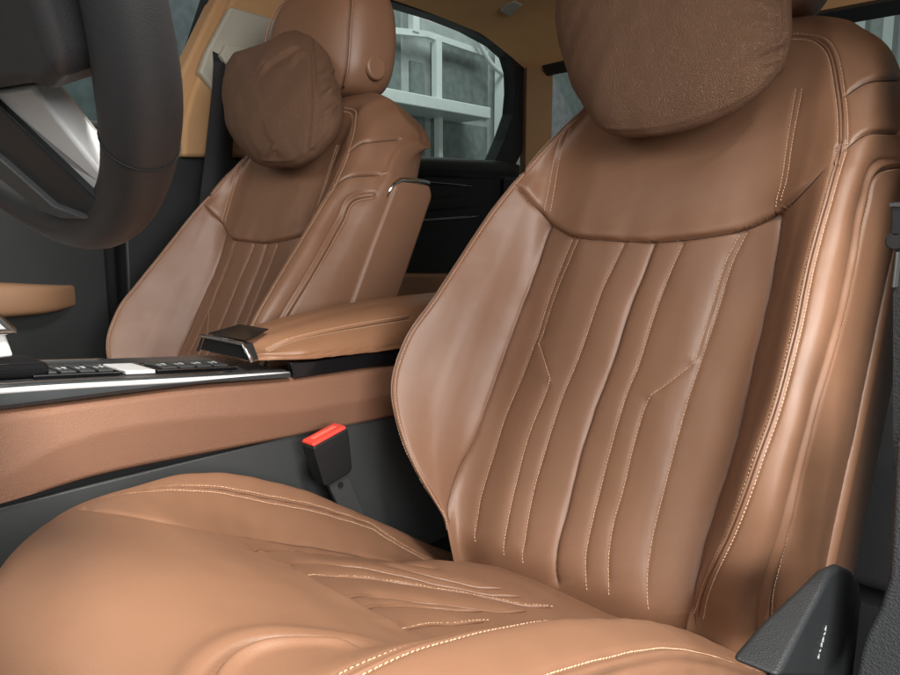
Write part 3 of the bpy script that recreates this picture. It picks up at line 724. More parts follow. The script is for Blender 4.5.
# leather flank: upper band leans, lower band upright
def flank(nx=90):
    ys = np.linspace(-.1, 1.0, nx)
    tz = rail([(-.1, .592), (.20, .579), (.29, .575), (.40, .571), (.52, .562), (.69, .555), (1.0, .548)])(ys)
    bz = rail([(-.1, .495), (.19, .491), (.29, .496), (.45, .490), (.69, .480), (1.0, .47)])(ys)
    cy = [onx(a, b, XC+.006) for a, b in [(13, 473), (67, 444), (120, 428), (187, 419), (240, 415), (300, 411), (385, 396)]]
    cz = rail([(p[1], p[2]) for p in cy])(ys); cz = np.clip(cz, bz+.004, tz-.012)
    fade = ss(.14, .30, ys)
    V = []
    for y, t, c, b, f in zip(ys, tz, cz, bz, fade):
        prof = [(XC-.10, t+.0), (XC-.012, t), (XC-.008, t-.001), (XC-.005, t-.004)]
        for u in np.linspace(.05, 1, 10): prof.append((XC-.002+.006*u, (t-.004)+(c-t+.004)*u))
        for u in np.linspace(.1, 1, 12): prof.append((XC+.004-.0055*u*f-.001*u, c+(b-c)*u))
        prof += [(XC-.004-.006, b-.004), (XC-.10, b-.005)]
        V += [(px, y, pz) for px, pz in prof]
    k = len(prof)
    F_ = [(i*k+j, (i+1)*k+j, (i+1)*k+j+1, i*k+j+1) for i in range(nx-1) for j in range(k-1)]
    return V, F_
V, F_ = flank(); o = mesh_obj('leather_flank', V, F_, M['console'], con); autosm(o, 60)
mb = MB(); mb.box((-.485, -.1, FLOOR_Z), (XC-.014, 1.0, .535)); mb.build('console_core', M['black'], con)
mb = MB(); mb.box((XC-.013, .0, .25), (XC-.007, 1.0, .484)); mb.build('lower_trim', M['darkgrey'], con, bev=.002)
# dark ash top: rail edge along the driver's side and the deck behind it
ys = np.linspace(-.1, .527, 40)
ez = rail([(-.1, .622), (.2, .603), (.4, .584), (.527, .572)])(ys)
bz = rail([(-.1, .594), (.2, .5805), (.40, .5735), (.527, .565)])(ys)
V = []; 
for y, e, b in zip(ys, ez, bz):
    pr = [(-.49, b-.002), (XC-.012, b-.002), (XC-.002, b+.001), (XC+.001, b+.005), (XC+.0005, e-.008), (XC-.002, e-.0035), (XC-.006, e-.0012), (XC-.012, e), (XC-.020, e-.0005), (XC-.026, e-.003), (-.36, e-.002), (-.45, e+.001), (-.49, e+.001)]
    V += [(a, y, c) for a, c in pr]
k = len(pr); F_ = [(i*k+j, (i+1)*k+j, (i+1)*k+(j+1) % k, i*k+(j+1) % k) for i in range(len(ys)-1) for j in range(k)]
F_ += [tuple(range(k)), tuple((len(ys)-1)*k+j for j in range(k-1, -1, -1))]
o = mesh_obj('wood_deck', V, F_, M['wood'], con); autosm(o, 30); bm = bmesh.new(); bm.from_mesh(o.data); bmesh.ops.recalc_face_normals(bm, faces=bm.faces); bm.to_mesh(o.data); bm.free()
def top_z(y): return float(rail([(-.1, .622), (.2, .603), (.4, .584), (.527, .572)])(y))
mb = MB()
mb.tube([(XC-.0025, y, top_z(y)-.0042) for y in np.linspace(-.1, .527, 30)], .0030, 8); mb.build('silver_strip', M['silver'], con, smooth=True)
mb = MB(); mb.tube([(XC-.026, y, top_z(y)-.0012) for y in np.linspace(-.1, .46, 30)], .0013, 6); mb.build('chrome_line', M['chrome'], con, smooth=True)
mb = MB(); mb.tube([(-.478, y, top_z(y)+.002) for y in np.linspace(.2, .36, 20)], .0018, 6); mb.build('chrome_line', M['chrome'], con, smooth=True)
# switch panels on the deck
def on_deck(x, y, lift=.0): return np.array([x, y, top_z(y)+lift])
def deck_plate(x0, x1, y0, y1, lift, th, name, mat, parent, bev=.001):
    mb = MB(); mb.prism([on_deck(x0, y0, lift), on_deck(x1, y0, lift), on_deck(x1, y1, lift), on_deck(x0, y1, lift)], (0, 0, th)); return mb.build(name, mat, parent, bev=bev)
p1 = deck_plate(-.425, -.362, .245, .335, -.001, .0035, 'switch_panel', M['gloss'], con)
p2 = deck_plate(-.425, -.362, .375, .478, -.001, .0035, 'switch_panel', M['gloss'], con)
pk = deck_plate(-.425, -.362, .338, .372, -.001, .0045, 'parking_switch', M['silver'], con)
for pnl, y0, y1, nk in ((p1, .252, .330, 4), (p2, .382, .471, 4)):
    for k in range(nk):
        a = y0+(y1-y0)*k/nk+.002; b = y0+(y1-y0)*(k+1)/nk-.002
        deck_plate(-.418, -.370, a, b, .0025, .0022, 'switch', M['darkgrey'], pnl, .0006)
        mb = MB(); c = on_deck(-.392, (a+b)/2, .00485)
        mb.box(c+(-.006, -.004, 0), c+(.006, -.002, .0003)); mb.box(c+(-.006, .001, 0), c+(-.001, .005, .0003)); mb.box(c+(.002, .001, 0), c+(.0055, .004, .0003))
        mb.build('switch_mark', M['mark'], pnl)
    for x0 in (-.362, -.4265):
        mb = MB(); mb.prism([on_deck(x0, y0-.008, .002), on_deck(x0+.0015, y0-.008, .002), on_deck(x0+.0015, y1+.006, .002), on_deck(x0, y1+.006, .002)], (0, 0, .0012)); mb.build('chrome_frame', M['chrome'], pnl)
# selector
gl = MB(); gl.prism([on_deck(-.435, .165, .0), on_deck(-.365, .165, 0), on_deck(-.365, .262, 0), on_deck(-.435, .262, 0)], (0, 0, .016)); sel = gl.build('gear_selector', M['gloss'], con, bev=.006)
mb = MB(); mb.prism([(-.43, .185, .622), (-.43, .232, .622), (-.43, .226, .648), (-.43, .19, .652)], (.055, 0, 0)); mb.build('selector_stem', M['silver'], sel, bev=.003)
mb = MB(); mb.prism([(-.44, .150, .650), (-.44, .236, .645), (-.44, .234, .652), (-.44, .216, .674), (-.44, .204, .679), (-.44, .150, .680)], (.075, 0, 0)); kn = mb.build('selector_knob', M['chrome'], sel, bev=.005, seg=4)
mb = MB(); mb.prism([(-.3645, .160, .656), (-.3645, .224, .652), (-.3645, .210, .669), (-.3645, .160, .673)], (.0012, 0, 0)); mb.build('knob_inlay', M['label'], kn, bev=.0005)
# armrest
arm_y = [.492, .500, .515, .535, .56, .60, .70, .80, .90, 1.0]
XL, XRr = -.485, -.322
def arm_sec(y):
    f = ss(.488, .56, y); tz = float(rail([(.49, .606), (.56, .619), (.66, .632), (.80, .640), (1.0, .642)])(y)); bzv = float(rail([(.49, .585), (.56, .583), (.70, .578), (1.0, .575)])(y))
    ins = .030*(1-f); sh = .030+.012*f
    L = [(XL+ins, bzv), (XRr-ins*1.0-.006, bzv), (XRr-ins-.001, bzv+.004), (XRr-ins, bzv+.010), (XRr-ins-.006, bzv+(tz-bzv)*.45), (XRr-ins-sh*.55, tz-.010), (XRr-ins-sh, tz-.002), (XRr-ins-sh-.02, tz), ((XL+XRr)/2, tz+.002), (XL+ins+sh, tz-.001), (XL+ins+.008, tz-.014), (XL+ins, bzv+.010)]
    return [(x, y, z) for x, z in L]
ysamp = np.r_[np.linspace(.492, .57, 14), np.linspace(.59, 1.0, 16)]
rows = [spl(arm_sec(y)+[arm_sec(y)[0]], n=97)[:-1] for y in ysamp]
P = np.stack(rows)[:, ::-1]
am = Surf(P, closed_u=True)
arm_seam = am.trace([(267, 349), (292, 339), (331, 330), (369, 323.5), (410, 317)])
P2 = np.stack([np.stack([np.interp(np.linspace(0, 96, 640, endpoint=False), np.arange(97), np.r_[P[i, :, k], P[i, 0, k]]) for k in range(3)], 1) for i in range(len(P))])
yi = np.linspace(0, len(P2)-1, 320); i0 = np.floor(yi).astype(int).clip(0, len(P2)-2); fr0 = (yi-i0)[:, None, None]
am = Surf(P2[i0]*(1-fr0)+P2[i0+1]*fr0, closed_u=True)
am.press(arm_seam, lambda d: -.0022*np.exp(-(d/.0018)**2)-.0025*np.exp(-np.abs(d)/.010), .04); am.rebuild()
for sg in (-1, 1): am.stitch(arm_seam, sg*.004)
acord = MB(); am.cord(acord, arm_seam, .0006)  # dark tube for the shade in the armrest seam
nv, nu = am.nv, am.nu
o = mesh_obj('armrest', am.P.reshape(-1, 3), [tuple(f) for f in am.quads().tolist()]+[tuple(range(nu)), tuple((nv-1)*nu+i for i in range(nu-1, -1, -1))], leather('armrest_leather', (.29, .145, .078), rough=.40, grain=1000, gstr=.12), con)
bm = bmesh.new(); bm.from_mesh(o.data); bmesh.ops.recalc_face_normals(bm, faces=bm.faces); bm.to_mesh(o.data); bm.free(); autosm(o, 50)
arm = o
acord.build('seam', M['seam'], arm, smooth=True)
tag(am.stitches.build('stitching', M['thread'], arm), kind='stuff')
mb = MB(); mb.prism([(-.47, .486, .588), (-.345, .486, .588), (-.358, .486, .6075), (-.455, .486, .6075)], (0, .012, 0)); mb.build('latch_recess', M['gap'], arm)
mb = MB()
mb.tube([(-.474, .484, .587), (-.456, .482, .6085), (-.354, .482, .6085), (-.338, .484, .5865)], .0028, 8, up=(0, 1, 0)); mb.build('chrome_frame', M['chrome'], arm, smooth=True)
mb = MB(); mb.prism([(-.452, .488, .6105), (-.358, .488, .6105), (-.37, .53, .6200), (-.44, .53, .6200)], (0, 0, .0016)); mb.build('latch_button', M['gloss'], arm, bev=.0006)
mb = MB(); mb.prism([(XC-.014, .535, .560), (XC-.014, 1.0, .551), (XC-.014, 1.0, .574), (XC-.014, .57, .579), (XC-.014, .53, .582)], (.012, 0, 0)); mb.build('armrest_hinge_trim', M['gloss'], con, bev=.002)

# ================================================================== BELT BUCKLE
bu = empty('belt_buckle', (-.285, .56, .30), 'black seat belt buckle with red release button beside the driver seat', 'belt buckle')
a = onx(345, 456, -.285); top = onx(322, 432, -.285)
bt = onx(333, 478, -.285); ax = top-bt; ax /= np.linalg.norm(ax)
sd = onx(335, 423, -.285)-onx(304, 443, -.285); sd -= ax*np.dot(sd, ax); wdt = np.linalg.norm(sd); sd /= wdt; th = np.cross(ax, sd); th /= np.linalg.norm(th)
if th[0] < 0: th = -th
Lh = np.linalg.norm(top-bt)
def bpt(u, v, q): return bt+ax*(v*Lh)+sd*(u*wdt)+th*q
hw = .54
def bsec(v, u0, u1, q0, q1): return [bpt(u0, v, q0), bpt(u1, v, q0), bpt(u1, v, q1), bpt(u0, v, q1)]
def loft4(S):
    mb = MB(); V = [p for s in S for p in s]; k = len(S[0]); n = len(S)
    mb.add(V, [(i*k+j, i*k+(j+1) % k, (i+1)*k+(j+1) % k, (i+1)*k+j) for i in range(n-1) for j in range(k)]+[tuple(range(k-1, -1, -1)), tuple((n-1)*k+j for j in range(k))]); return mb
body = loft4([bsec(0, -.36, .36, -.004, .012), bsec(.08, -.46, .46, -.008, .014), bsec(.75, -hw, hw, -.010, .017), bsec(.93, -hw, hw, -.010, .017)]).build('buckle_body', M['black'], bu, bev=.0025, seg=3)
loft4([bsec(.885, -hw-.012, hw+.012, -.0108, .0178), bsec(.90, -hw-.012, hw+.012, -.0108, .0178)]).build('body_ridge', M['black'], body, bev=.0006)
loft4([bsec(.93, -hw+.01, hw-.01, -.0095, .0165), bsec(1.0, -hw+.03, hw-.03, -.008, .0150)]).build('release_button', M['red'], bu, bev=.0018)
loft4([bsec(.998, -.36, .36, -.0005, .0065), bsec(1.008, -.36, .36, -.0005, .0065)]).build('press_mark', plain('buckle_red_worn', (.85, .17, .12), rough=.5), bu, bev=.0008)
stalk = loft4([[bpt(.05, .03, -.002)+sd*(-.016), bpt(.05, .03, -.002)+sd*.016, bpt(.05, .03, .006)+sd*.016, bpt(.05, .03, .006)+sd*(-.016)],
               [p+np.array([.0, .055, -.12]) for p in [bpt(.05, .03, -.002)+sd*(-.016), bpt(.05, .03, -.002)+sd*.016, bpt(.05, .03, .006)+sd*.016, bpt(.05, .03, .006)+sd*(-.016)]]]).build('stalk', M['darkgrey'], bu, bev=.002)
mb = MB(); mb.tube([bpt(.08, -.16, .002), bpt(.08, -.16, .0085)], .004, 14); mb.build('rivet', M['black'], bu)

# ================================================================== STEERING WHEEL
WT = R_(25); WE = np.array([0, math.cos(WT), math.sin(WT)]); WU = np.array([0, -math.sin(WT), math.cos(WT)]); WO = np.array([.078-.135, .166, .813])+WU*.13
def wp(a, b, q=0.0): return WO+np.array([1., 0, 0])*a+WU*b+WE*q
wh = empty('steering_wheel', WO-WE*.12, 'black leather steering wheel with a broad silver spoke', 'steering wheel')
WR = .194
path = [wp(WR*math.cos(t), WR*math.sin(t)) for t in np.linspace(0, 2*math.pi, 160, endpoint=False)]
rr_ = np.array([.0182+.0030*math.exp(-((t-R_(318))/.25)**2)+.0030*math.exp(-((t-R_(222))/.25)**2) for t in np.linspace(0, 2*math.pi, 160, endpoint=False)])
mb = MB(); mb.tube(path, rr_, 28, closed=True, sq=.92, up=WE); rim = mb.build('rim', M['rim'], wh, smooth=True)
def ring_seam(ang):
    c = wp(WR*math.cos(ang), WR*math.sin(ang)); rd = (wp(WR*math.cos(ang), WR*math.sin(ang))-WO); rd /= np.linalg.norm(rd)
    rad = .0185+.0030*math.exp(-((ang-R_(318))/.25)**2)
    return [c+(rd*math.cos(k)+WE*math.sin(k)*.92)*rad for k in np.linspace(0, 2*math.pi, 40, endpoint=False)]
mb = MB(); mb.tube(ring_seam(R_(310)), .00045, 6, closed=True); mb.build('rim_seam', M['gap'], rim, smooth=True)
# lower spoke traced on the wheel's own plane
def wpl(px, q): return [onplane(x, y, WO+WE*q, WE) for x, y in px]
mb = MB(); mb.prism(wpl([(-40, 93), (0, 90), (29, 85), (101, 175), (102, 186), (96, 198), (0, 106), (-40, 68)][:6]+[(0, 107), (-40, 70)], -.012), WE*.016); mb.build('silver_trim', M['silver'], wh, bev=.003)
mb = MB(); mb.prism(wpl([(-40, 70), (0, 107), (96, 199), (104, 203), (96, 214), (66, 216), (0, 158), (-40, 128)], -.016), WE*.026); sp = mb.build('spoke', M['black'], wh, bev=.006, seg=4)
mb = MB(); mb.prism(wpl([(-40, 130), (0, 160), (52, 206), (74, 214), (84, 220), (60, 219), (40, 212), (0, 180), (-40, 150)], -.020), WE*.020); mb.build('spoke_edge', M['darkgrey'], sp, bev=.003)
mb = MB(); mb.prism(wpl([(-240, -90), (6, -90), (34, 0), (46, 38), (56, 70), (54, 80), (40, 93), (28, 86), (0, 90), (-240, 130)], -.030), WE*.050); hub = mb.build('airbag_cover', M['rim'], wh, bev=.008, seg=4)
mb = MB(); mb.tube(wpl([(32, -20), (37, 4), (48, 38), (57, 70), (54, 81)], -.024), .0022, 8); mb.build('cover_edge', M['darkgrey'], hub, smooth=True)
mb = MB(); mb.tube([WO-WE*.02, WO-WE*.25], [.05, .06], 24); mb.build('column', M['black'], wh)

# ================================================================== PASSENGER FRONT DOOR, PILLARS, REAR DOOR
XD = -1.20
fd = empty('car_door', (XD, .1, FLOOR_Z), 'dark front passenger door behind the steering wheel, tan armrest on it', 'car door', 'passenger side car doors')
def wallpoly(pts, x, th): return [(x, y, z) for y, z in pts], (-th, 0, 0)
mb = MB(); mb.prism(*wallpoly([(-.6, .1), (.664, .1), (.664, .80), (.70, .975), (-.6, .985)], XD, .07)); mb.build('door_panel', M['doorpanel'], fd, bev=.008)
mb = MB(); mb.tube([(XD-.012, y, .965-.0*y) for y in np.linspace(-.6, .70, 12)], [.022]*12, 16, sq=.8); mb.build('sill_trim', M['darkgrey'], fd, smooth=True)
mb = MB(); mb.prism(*wallpoly([(-.6, .84), (.668, .815), (.668, .822), (-.6, .848)], XD+.004, .02)); mb.build('trim_line', M['black'], fd, bev=.002)
# armrest: tapered tan pad
V = []; ys = np.linspace(-.5, .60, 30)
for y in ys:
    f = math.sqrt(max(0., 1-ss(.44, .60, y)**2.0))*.98+.02
    zc = .612; hz = .034*f**.35
    top = .650-.022*(y-.43)/.2 if y > .43 else .650
    bot = .578-.0*(y) if y < .5 else .578+.012*((y-.5)/.1)**2
    for k in range(16):
        a = 2*math.pi*k/16; cx, cz = math.cos(a), math.sin(a)
        V.append((XD-.01+.075*f*(math.copysign(abs(cx)**.6, cx)*.5+.5), y, (top+bot)/2+(top-bot)/2*math.copysign(abs(cz)**.6, cz)))
F_ = [(i*16+k, i*16+(k+1) % 16, (i+1)*16+(k+1) % 16, (i+1)*16+k) for i in range(29) for k in range(16)]+[tuple(range(16)), tuple(29*16+k for k in range(15, -1, -1))]
o = mesh_obj('door_armrest', V, F_, M['armpad'], fd); subsurf(o, 1); autosm(o, 70)
mb = MB(); mb.box((-1.242, -.6, .95), (-1.238, .80, 1.36)); mb.build('window_glass', M['glass'], fd)
mb = MB(); mb.prism(*wallpoly([(.80, .93), (.845, .93), (1.03, 1.40), (.985, 1.40)], -1.205, .05)); mb.build('window_frame', M['black'], fd, bev=.004)

bp_ = empty('door_pillar', (-1.2, .9, FLOOR_Z), 'tan cloth pillar between the two passenger side doors, with pale belt guide', 'pillar')
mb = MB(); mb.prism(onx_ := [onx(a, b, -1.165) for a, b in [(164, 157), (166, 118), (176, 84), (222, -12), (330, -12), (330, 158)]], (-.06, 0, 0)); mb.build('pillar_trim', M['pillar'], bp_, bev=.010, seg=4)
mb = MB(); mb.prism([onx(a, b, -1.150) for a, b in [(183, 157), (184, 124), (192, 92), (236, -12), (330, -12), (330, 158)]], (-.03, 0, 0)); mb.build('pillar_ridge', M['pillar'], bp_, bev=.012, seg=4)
mb = MB(); mb.prism(*wallpoly([(.685, .08), (1.14, .08), (1.14, .925), (.80, .925), (.70, .80)], XD+.02, .06)); mb.build('lower_trim', M['doorpanel'], bp_, bev=.006)
mb = MB(); mb.prism([onx(a, b, -1.130) for a, b in [(231, 6), (280, 20), (270, 52), (258, 92), (217, 93), (200, 72), (207, 52)]], (-.022, 0, 0)); gp = mb.build('belt_guide', M['guide'], bp_, bev=.007, seg=4)
mb = MB()
mb.prism([onx(a, b, -1.112) for a, b in [(227, 44), (258, 50), (246, 60), (240, 74), (228, 66), (221, 55)]], (-.016, 0, 0)); mb.build('guide_tongue', M['guide'], gp, bev=.003)
mb = MB(); mb.prism([onx(a, b, -1.127) for a, b in [(213, 51), (221, 55), (236, 76), (222, 78), (214, 66)]], (-.003, 0, 0)); mb.build('belt_slot', M['gap'], gp, bev=.001)
V = []; pathL = [onx(a, b, x) for a, b, x in [(214, 62, -1.122), (212, 92, -1.118), (208, 130, -1.113), (203, 175, -1.105), (196, 230, -1.10)]]; pathR = [onx(a, b, x) for a, b, x in [(228, 62, -1.118), (237, 96, -1.108), (234, 130, -1.10), (231, 175, -1.092), (226, 230, -1.085)]]
pL, pR = spl(pathL, 30), spl(pathR, 30); mb = MB()
V = [p for p in pL]+[p for p in pR]+[p+(-.0018, 0, 0) for p in pR]+[p+(-.0018, 0, 0) for p in pL]
mb.add(V, [(k*30+i, k*30+i+1, ((k+1) % 4)*30+i+1, ((k+1) % 4)*30+i) for k in range(4) for i in range(29)])
o = mb.build('seat_belt', M['belt'], None, smooth=True); tag(o, 'black seat belt strap hanging down the tan pillar beside the passenger seat', 'seat belt')

rd_ = empty('car_door', (XD, 1.6, FLOOR_Z), 'black rear passenger door seen between the two seats, with thin chrome strips', 'car door', 'passenger side car doors')
mb = MB(); mb.prism(*wallpoly([(1.15, .08), (2.15, .08), (2.15, .985), (1.15, .955)], XD, .07)); mb.build('door_panel', M['doorpanel'], rd_, bev=.008)
mb = MB(); mb.tube([(XD-.012, y, .930+.03*(y-1.15)) for y in np.linspace(1.15, 2.10, 12)], [.034]*12, 16, sq=1.0); mb.build('sill_trim', M['doorpanel'], rd_, smooth=True)
for nm, a, b, rr in (('chrome_strip', (385, 178), (471, 186), .0062), ('chrome_strip', (385, 222.5), (478, 216), .0066)):
    A, Bq = onx(*a, XD+.006), onx(*b, XD+.006); mb = MB(); mb.tube([A+(Bq-A)*u for u in np.linspace(0, 1, 8)], rr, 8, sq=.6); mb.build(nm, M['chrome'], rd_, smooth=True)
A = [onx(a, b, XD+.02) for a, b in [(370, 204), (470, 196), (478, 201), (470, 207), (370, 214)]]; mb = MB(); mb.prism(A, (-.03, 0, 0)); mb.build('door_handle', M['doorpanel'], rd_, bev=.006)
A = [onx(a, b, -1.13) for a, b in [(370, 279), (386, 274), (470, 274), (470, 301), (370, 301)]]; mb = MB(); mb.prism(A, (-.08, 0, 0)); mb.build('door_armrest', M['armpad'], rd_, bev=.012, seg=4)
inner = [onx(a, b, -1.215) for a, b in [(395, 3), (440, 17), (470, 29), (497, 44), (510, 56), (514.5, 72), (515, 92), (513, 114), (504, 140), (494, 163)]]
outer = [onx(a, b, -1.215) for a, b in [(398, -10), (444, 8), (474, 21), (502, 36), (520, 48), (529, 64), (530, 92), (530, 124), (522, 152), (510, 176)]]
mb = MB()
for i in range(len(inner)-1): mb.prism([inner[i], inner[i+1], outer[i+1], outer[i]], (-.05, 0, 0))
P0 = np.array([inner[0], outer[0]]); 
mb.prism([(-1.215, 1.10, 1.385), inner[0], outer[0], (-1.215, 1.10, 1.43)], (-.05, 0, 0))
bmw = mb.build('window_frame', M['black'], rd_)
bm = bmesh.new(); bm.from_mesh(bmw.data); bmesh.ops.remove_doubles(bm, verts=bm.verts, dist=1e-5)
vol = [f for f in bm.faces if len([e for e in f.edges if len(e.link_faces) > 2]) >= 4]
bmesh.ops.delete(bm, geom=vol, context='FACES_ONLY'); bmesh.ops.recalc_face_normals(bm, faces=bm.faces); bm.to_mesh(bmw.data); bm.free()
mb = MB(); mb.prism([(-1.240, 1.12, .93), (-1.240, 2.13, .93), (-1.240, 2.26, 1.20), (-1.240, 2.16, 1.385), (-1.240, 1.12, 1.42)], (-.004, 0, 0)); mb.build('window_glass', M['glass'], rd_)

# ================================================================== ROOF LINING, REAR PILLAR, REAR WINDOW
rl = empty('roof_lining', (-.4, 1.3, 1.3), 'brown cloth roof lining above the rear side window', 'roof lining')
zw = rail([(.2, 1.36), (.9, 1.400), (1.5, 1.415), (1.9, 1.400), (2.06, 1.360), (2.16, 1.325), (2.24, 1.30)]); zc = rail([(.2, 1.40), (.9, 1.46), (1.5, 1.47), (1.9, 1.44), (2.1, 1.375), (2.24, 1.318)])
ys = np.linspace(.28, 2.22, 70); V = []; nxx = 60
for y in ys:
    for k in range(nxx):
        u = k/(nxx-1); x = -1.205+u*1.72; e = 1-abs(2*u-1)**3.2
        V.append((x, y, float(zw(y))+(float(zc(y))-float(zw(y)))*e+.001*math.sin(9*y+5*x)))
n0 = len(V); V += [(a, b, c+.02) for a, b, c in V]
F_ = [(i*nxx+j, i*nxx+j+1, (i+1)*nxx+j+1, (i+1)*nxx+j) for i in range(69) for j in range(nxx-1)]
F_ += [tuple(n0+q for q in f[::-1]) for f in F_]
for i in range(69): F_ += [(i*nxx, (i+1)*nxx, n0+(i+1)*nxx, n0+i*nxx), ((i+1)*nxx-1, n0+(i+1)*nxx-1, n0+(i+2)*nxx-1, (i+2)*nxx-1)]
for j in range(nxx-1): F_ += [(j, n0+j, n0+j+1, j+1), (69*nxx+j, 69*nxx+j+1, n0+69*nxx+j+1, n0+69*nxx+j)]
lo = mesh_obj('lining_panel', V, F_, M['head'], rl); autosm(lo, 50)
lb = BVHTree.FromPolygons([tuple(v) for v in V], F_)
h = lb.ray_cast(Vector(CC), Vector(ray(511, 6)).normalized())[0]
hk = np.array(h); dX = np.array(onplane(523, 4, hk, CFW))-np.array(onplane(501, 6, hk, CFW)); dYv = np.array(onplane(512, -6, hk, CFW))-np.array(onplane(509, 17, hk, CFW))
q = lambda a, b, c: hk+dX*a+dYv*b-CFW*c
nz = np.array([.25, -.2, -1.0]); nz /= np.linalg.norm(nz)
e1 = np.array([0.25, 1, -.15]); e1 -= nz*np.dot(e1, nz); e1 /= np.linalg.norm(e1); e2 = np.cross(nz, e1)
oc = [hk+e1*a+e2*b for a, b in [(-.022, -.030), (.018, -.034), (.024, -.02), (.022, .03), (-.016, .034), (-.022, .02)]]
mb = MB(); mb.prism([p-nz*.004 for p in oc], nz*.014); hkb = mb.build('coat_hook', M['guide'], rl, bev=.005, seg=3)

mb = MB(); mb.box((-1.30, .60, .08), (-1.262, .86, .93)); mb.build('door_seal', M['gap'], bp_)
mb = MB(); mb.box((-1.30, 1.08, .08), (-1.262, 1.24, .93)); mb.build('door_seal', M['gap'], bp_)
rp = empty('rear_pillar', (-1.15, 2.2, .9), 'tan rear pillar trim between rear side window and rear window', 'pillar')
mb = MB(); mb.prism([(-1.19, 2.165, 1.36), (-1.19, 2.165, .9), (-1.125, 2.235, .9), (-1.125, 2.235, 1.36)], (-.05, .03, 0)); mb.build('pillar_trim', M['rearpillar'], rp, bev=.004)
rw = empty('rear_window', (-.35, 2.3, .95), 'sloping rear window with dark edge band behind the driver seat', 'window')
def rwq(x, u): return (x, 2.215+.40*u, 1.318-.36*u)
mb = MB(); mb.prism([rwq(-1.13, 0), rwq(.45, 0), rwq(.45, 1), rwq(-1.13, 1)], (0, .005, .005)); mb.build('window_glass', M['glass'], rw)
mb = MB(); mb.prism([rwq(-1.14, -.05), rwq(.46, -.05), rwq(.46, .035), rwq(-1.14, .035)], (0, -.012, -.012)); mb.build('window_edge', M['black'], rw, bev=.002)
mb = MB(); mb.box((-1.18, 2.02, .86), (.45, 2.7, .93)); ps = mb.build('parcel_shelf', M['carpet'], None, bev=.01); tag(ps, 'black parcel shelf under the rear window, mostly hidden behind the seats', 'shelf')

# ================================================================== DRIVER SIDE: PILLAR TRIM AND BELT AT THE RIGHT EDGE
yp = .60
mb = MB(); mb.prism([ony(a, b, yp) for a, b in [(893, 440), (890, 500), (886, 575), (878, 604), (865, 630), (858, 650), (850, 690), (1010, 690), (1010, 440)]], (.02, .05, 0))
o = mb.build('sill_trim', M['grey'], None, bev=.006, seg=4); tag(o, 'grained grey plastic sill trim low beside the driver seat recliner cover', 'trim')
mb = MB(); mb.prism([(.338, .600, FLOOR_Z), (.338, .97, FLOOR_Z), (.338, 1.12, 1.36), (.338, .83, 1.36)], (.09, 0, 0)); o = mb.build('door_pillar', M['black'], None, bev=.02); tag(o, 'black pillar close beside the driver seat outer side', 'pillar')
bt_ = empty('seat_belt', (.34, .62, FLOOR_Z), 'seat belt tongue and black strap hanging beside the driver seat outer bolster', 'seat belt')
yb = .62
mb = MB(); mb.prism([ony(a, b, yb) for a, b in [(891, 204), (893, 202), (906, 202), (906, 236), (891, 236)]], (.004, .014, 0)); tg = mb.build('belt_tongue', M['black'], bt_, bev=.002)
mb = MB(); mb.prism([ony(a, b, yb) for a, b in [(890, 203), (906, 203), (906, 206.5), (890, 206.5)]], (.0, -.001, 0)); mb.build('tongue_edge', M['darkgrey'], tg)
mb = MB(); p = ony(896, 241, yb+.004); mb.tube([p+(0, -.004, 0), p+(0, .012, 0)], [.0065, .0065], 20, up=(0, 0, 1)); mb.build('stop_button', M['gap'], bt_, bev=.001)
mb = MB(); mb.prism([ony(a, b, yb) for a, b in [(895, 252), (898, 252), (894, 288), (891, 288)]], (.002, .010, 0)); mb.build('clip', M['darkgrey'], bt_, bev=.0008)
mb = MB(); mb.prism([ony(a, b, yb+.006) for a, b in [(897, 236), (915, 236), (905, 470), (893, 470), (893, 288)]], (.001, .0018, 0)); mb.build('webbing', M['belt'], bt_)

# ================================================================== OUTSIDE: two buildings
FX = -4.2
bd = empty('building', (FX, 5, -.42), 'grey glass fronted building with white frames outside the side windows', 'building', 'buildings outside')
mb = MB(); mb.box((FX-.6, -8, -.42), (FX-.10, 20, 7)); mb.build('wall', M['facade'], bd)
def fp(x, y, dx=0): return onx(x, y, FX+dx)
ledA = fp(380, 92); ledB = fp(491, 109)
mb = MB()
V0 = [fp(380, 90, .3), fp(491, 107.5, .3), fp(491, 119, .3), fp(384, 99.5, .3)]
yl0 = 3.2; yl1 = V0[1][1]; zl1 = V0[1][2]; zb = V0[2][2]
mb.box((FX-.1, yl0, zb), (FX+.3, yl1, zl1)); mb.build('ledge', M['white'], bd, bev=.01)
def bar(p, q_, wd, th, name, mat):
    p = np.array(p); q_ = np.array(q_); d = q_-p; l = np.linalg.norm(d); d /= l; n = np.cross(d, (1, 0, 0)); n /= np.linalg.norm(n)
    mb = MB(); mb.prism([p+n*wd/2, q_+n*wd/2, q_-n*wd/2, p-n*wd/2], (th, 0, 0)); return mb.build(name, mat, bd)
def vbar(px, z0, z1, wd, mat='white', th=.06):
    y = fp(px, 100)[1]; return bar((FX, y, z0), (FX, y, z1), wd, th, 'mullion', M[mat])
ycol = {px: fp(px, 100)[1] for px in (412, 434.5, 497)}
vbar(412, fp(412, 33)[2], 5.5, .075); vbar(434.5, zl1, fp(434, 38)[2], .07); vbar(497, -.42, fp(497, 42)[2], .075, th=.12); vbar(436, -.42, zb, .05)
bar(fp(424, 35), fp(484, 55), .05, .05, 'transom', M['white'])
bar(fp(300, 22), fp(424, 35), .05, .05, 'transom', M['white'])
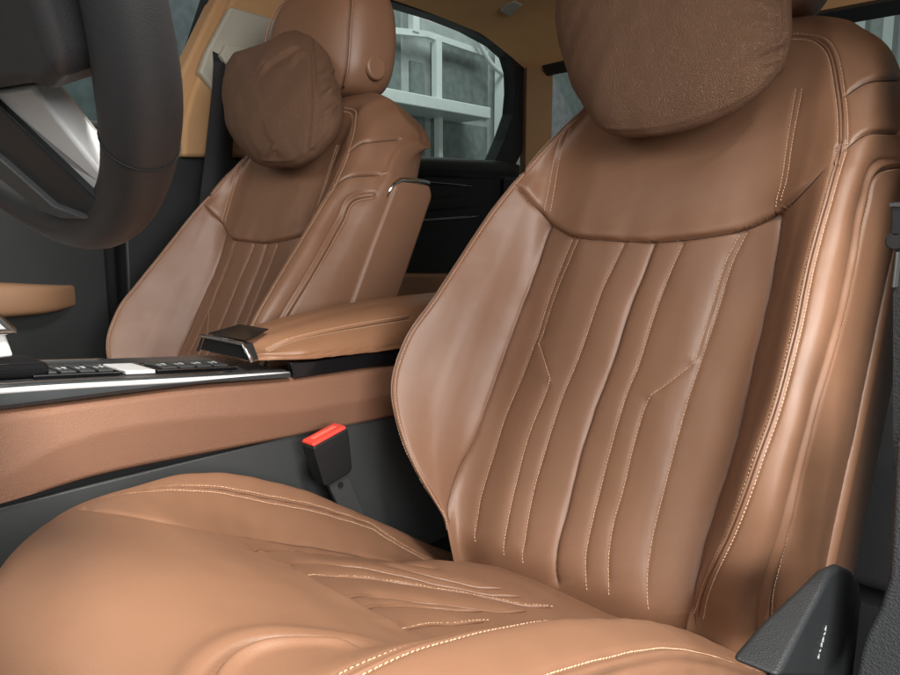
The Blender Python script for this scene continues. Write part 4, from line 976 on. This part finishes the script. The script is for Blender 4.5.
for (y0, y1, z0, z1) in [(-7.5, -1.0, .1, 6), (-.8, 1.4, .1, 6), (1.55, 3.1, .1, 6), (3.25, ycol[412]-.06, zl1, 3.4), (ycol[412]+.06, ycol[434.5]-.05, zl1, 2.2), (ycol[434.5]+.05, ycol[497]-.06, zl1, 2.4), (3.25, ycol[434.5]-.05, -.3, zb), (ycol[434.5]+.05, ycol[497]-.06, -.3, zb), (ycol[497]+.08, ycol[497]+3, -.3, 3)]:
    mb = MB(); mb.box((FX-.11, y0, z0), (FX-.07, y1, z1)); mb.build('pane', M['streetglass'] if y1 < 3.15 else M['facadedark'], bd)
for yy in (-.9, 1.48, 3.18): bar((FX-.08, yy, .1), (FX-.08, yy, 6), .12, .06, 'mullion', M['facade'])
mb = MB(); mb.tube(spl([fp(470, 20, .1), fp(476, 36, .1), (fp(490, 62, .1)), fp(504, 75, .1), fp(517, 84, .1)], 40), .022, 8); mb.build('pipe', M['white'], bd, smooth=True)
b2 = empty('building', (-3, 9.5, -.42), 'pale grey panelled building outside the rear window', 'building', 'buildings outside')
mb = MB(); mb.box((-14, 9.5, -.42), (10, 10, 8)); mb.build('wall', M['facade'], b2)
for px in (560, 860, 888, 800):
    p = ony(px, 60, 9.4); mb = MB(); mb.box((p[0]-.05, 9.3, -.42), (p[0]+.05, 9.5, 8)); mb.build('post', M['white'], b2)
for k in range(4):
    z = .6+1.5*k; mb = MB(); mb.box((-14, 9.45, z), (10, 9.5-.001, z+.04)); mb.build('panel_joint', M['facadedark'], b2)

rb_ = empty('bench_seat', (-.4, 1.7, FLOOR_Z), 'rear bench seat behind both front seats, darkened in colour for the shade', 'bench seat')
mb = MB(); mb.prism([(-1.12, 1.42, .10), (-1.12, 1.42, .36), (-1.12, 1.55, .42), (-1.12, 2.0, .38), (-1.12, 2.0, .10)], (1.50, 0, 0)); mb.build('cushion', M['carpet'], rb_, bev=.03, seg=4)  # dark carpet material puts the shade into the bench's colour
mb = MB(); mb.prism([(-1.12, 1.90, .36), (-1.12, 2.10, .86), (-1.12, 2.28, .84), (-1.12, 2.10, .30)], (1.50, 0, 0)); mb.build('backrest', M['carpet'], rb_, bev=.03, seg=4)
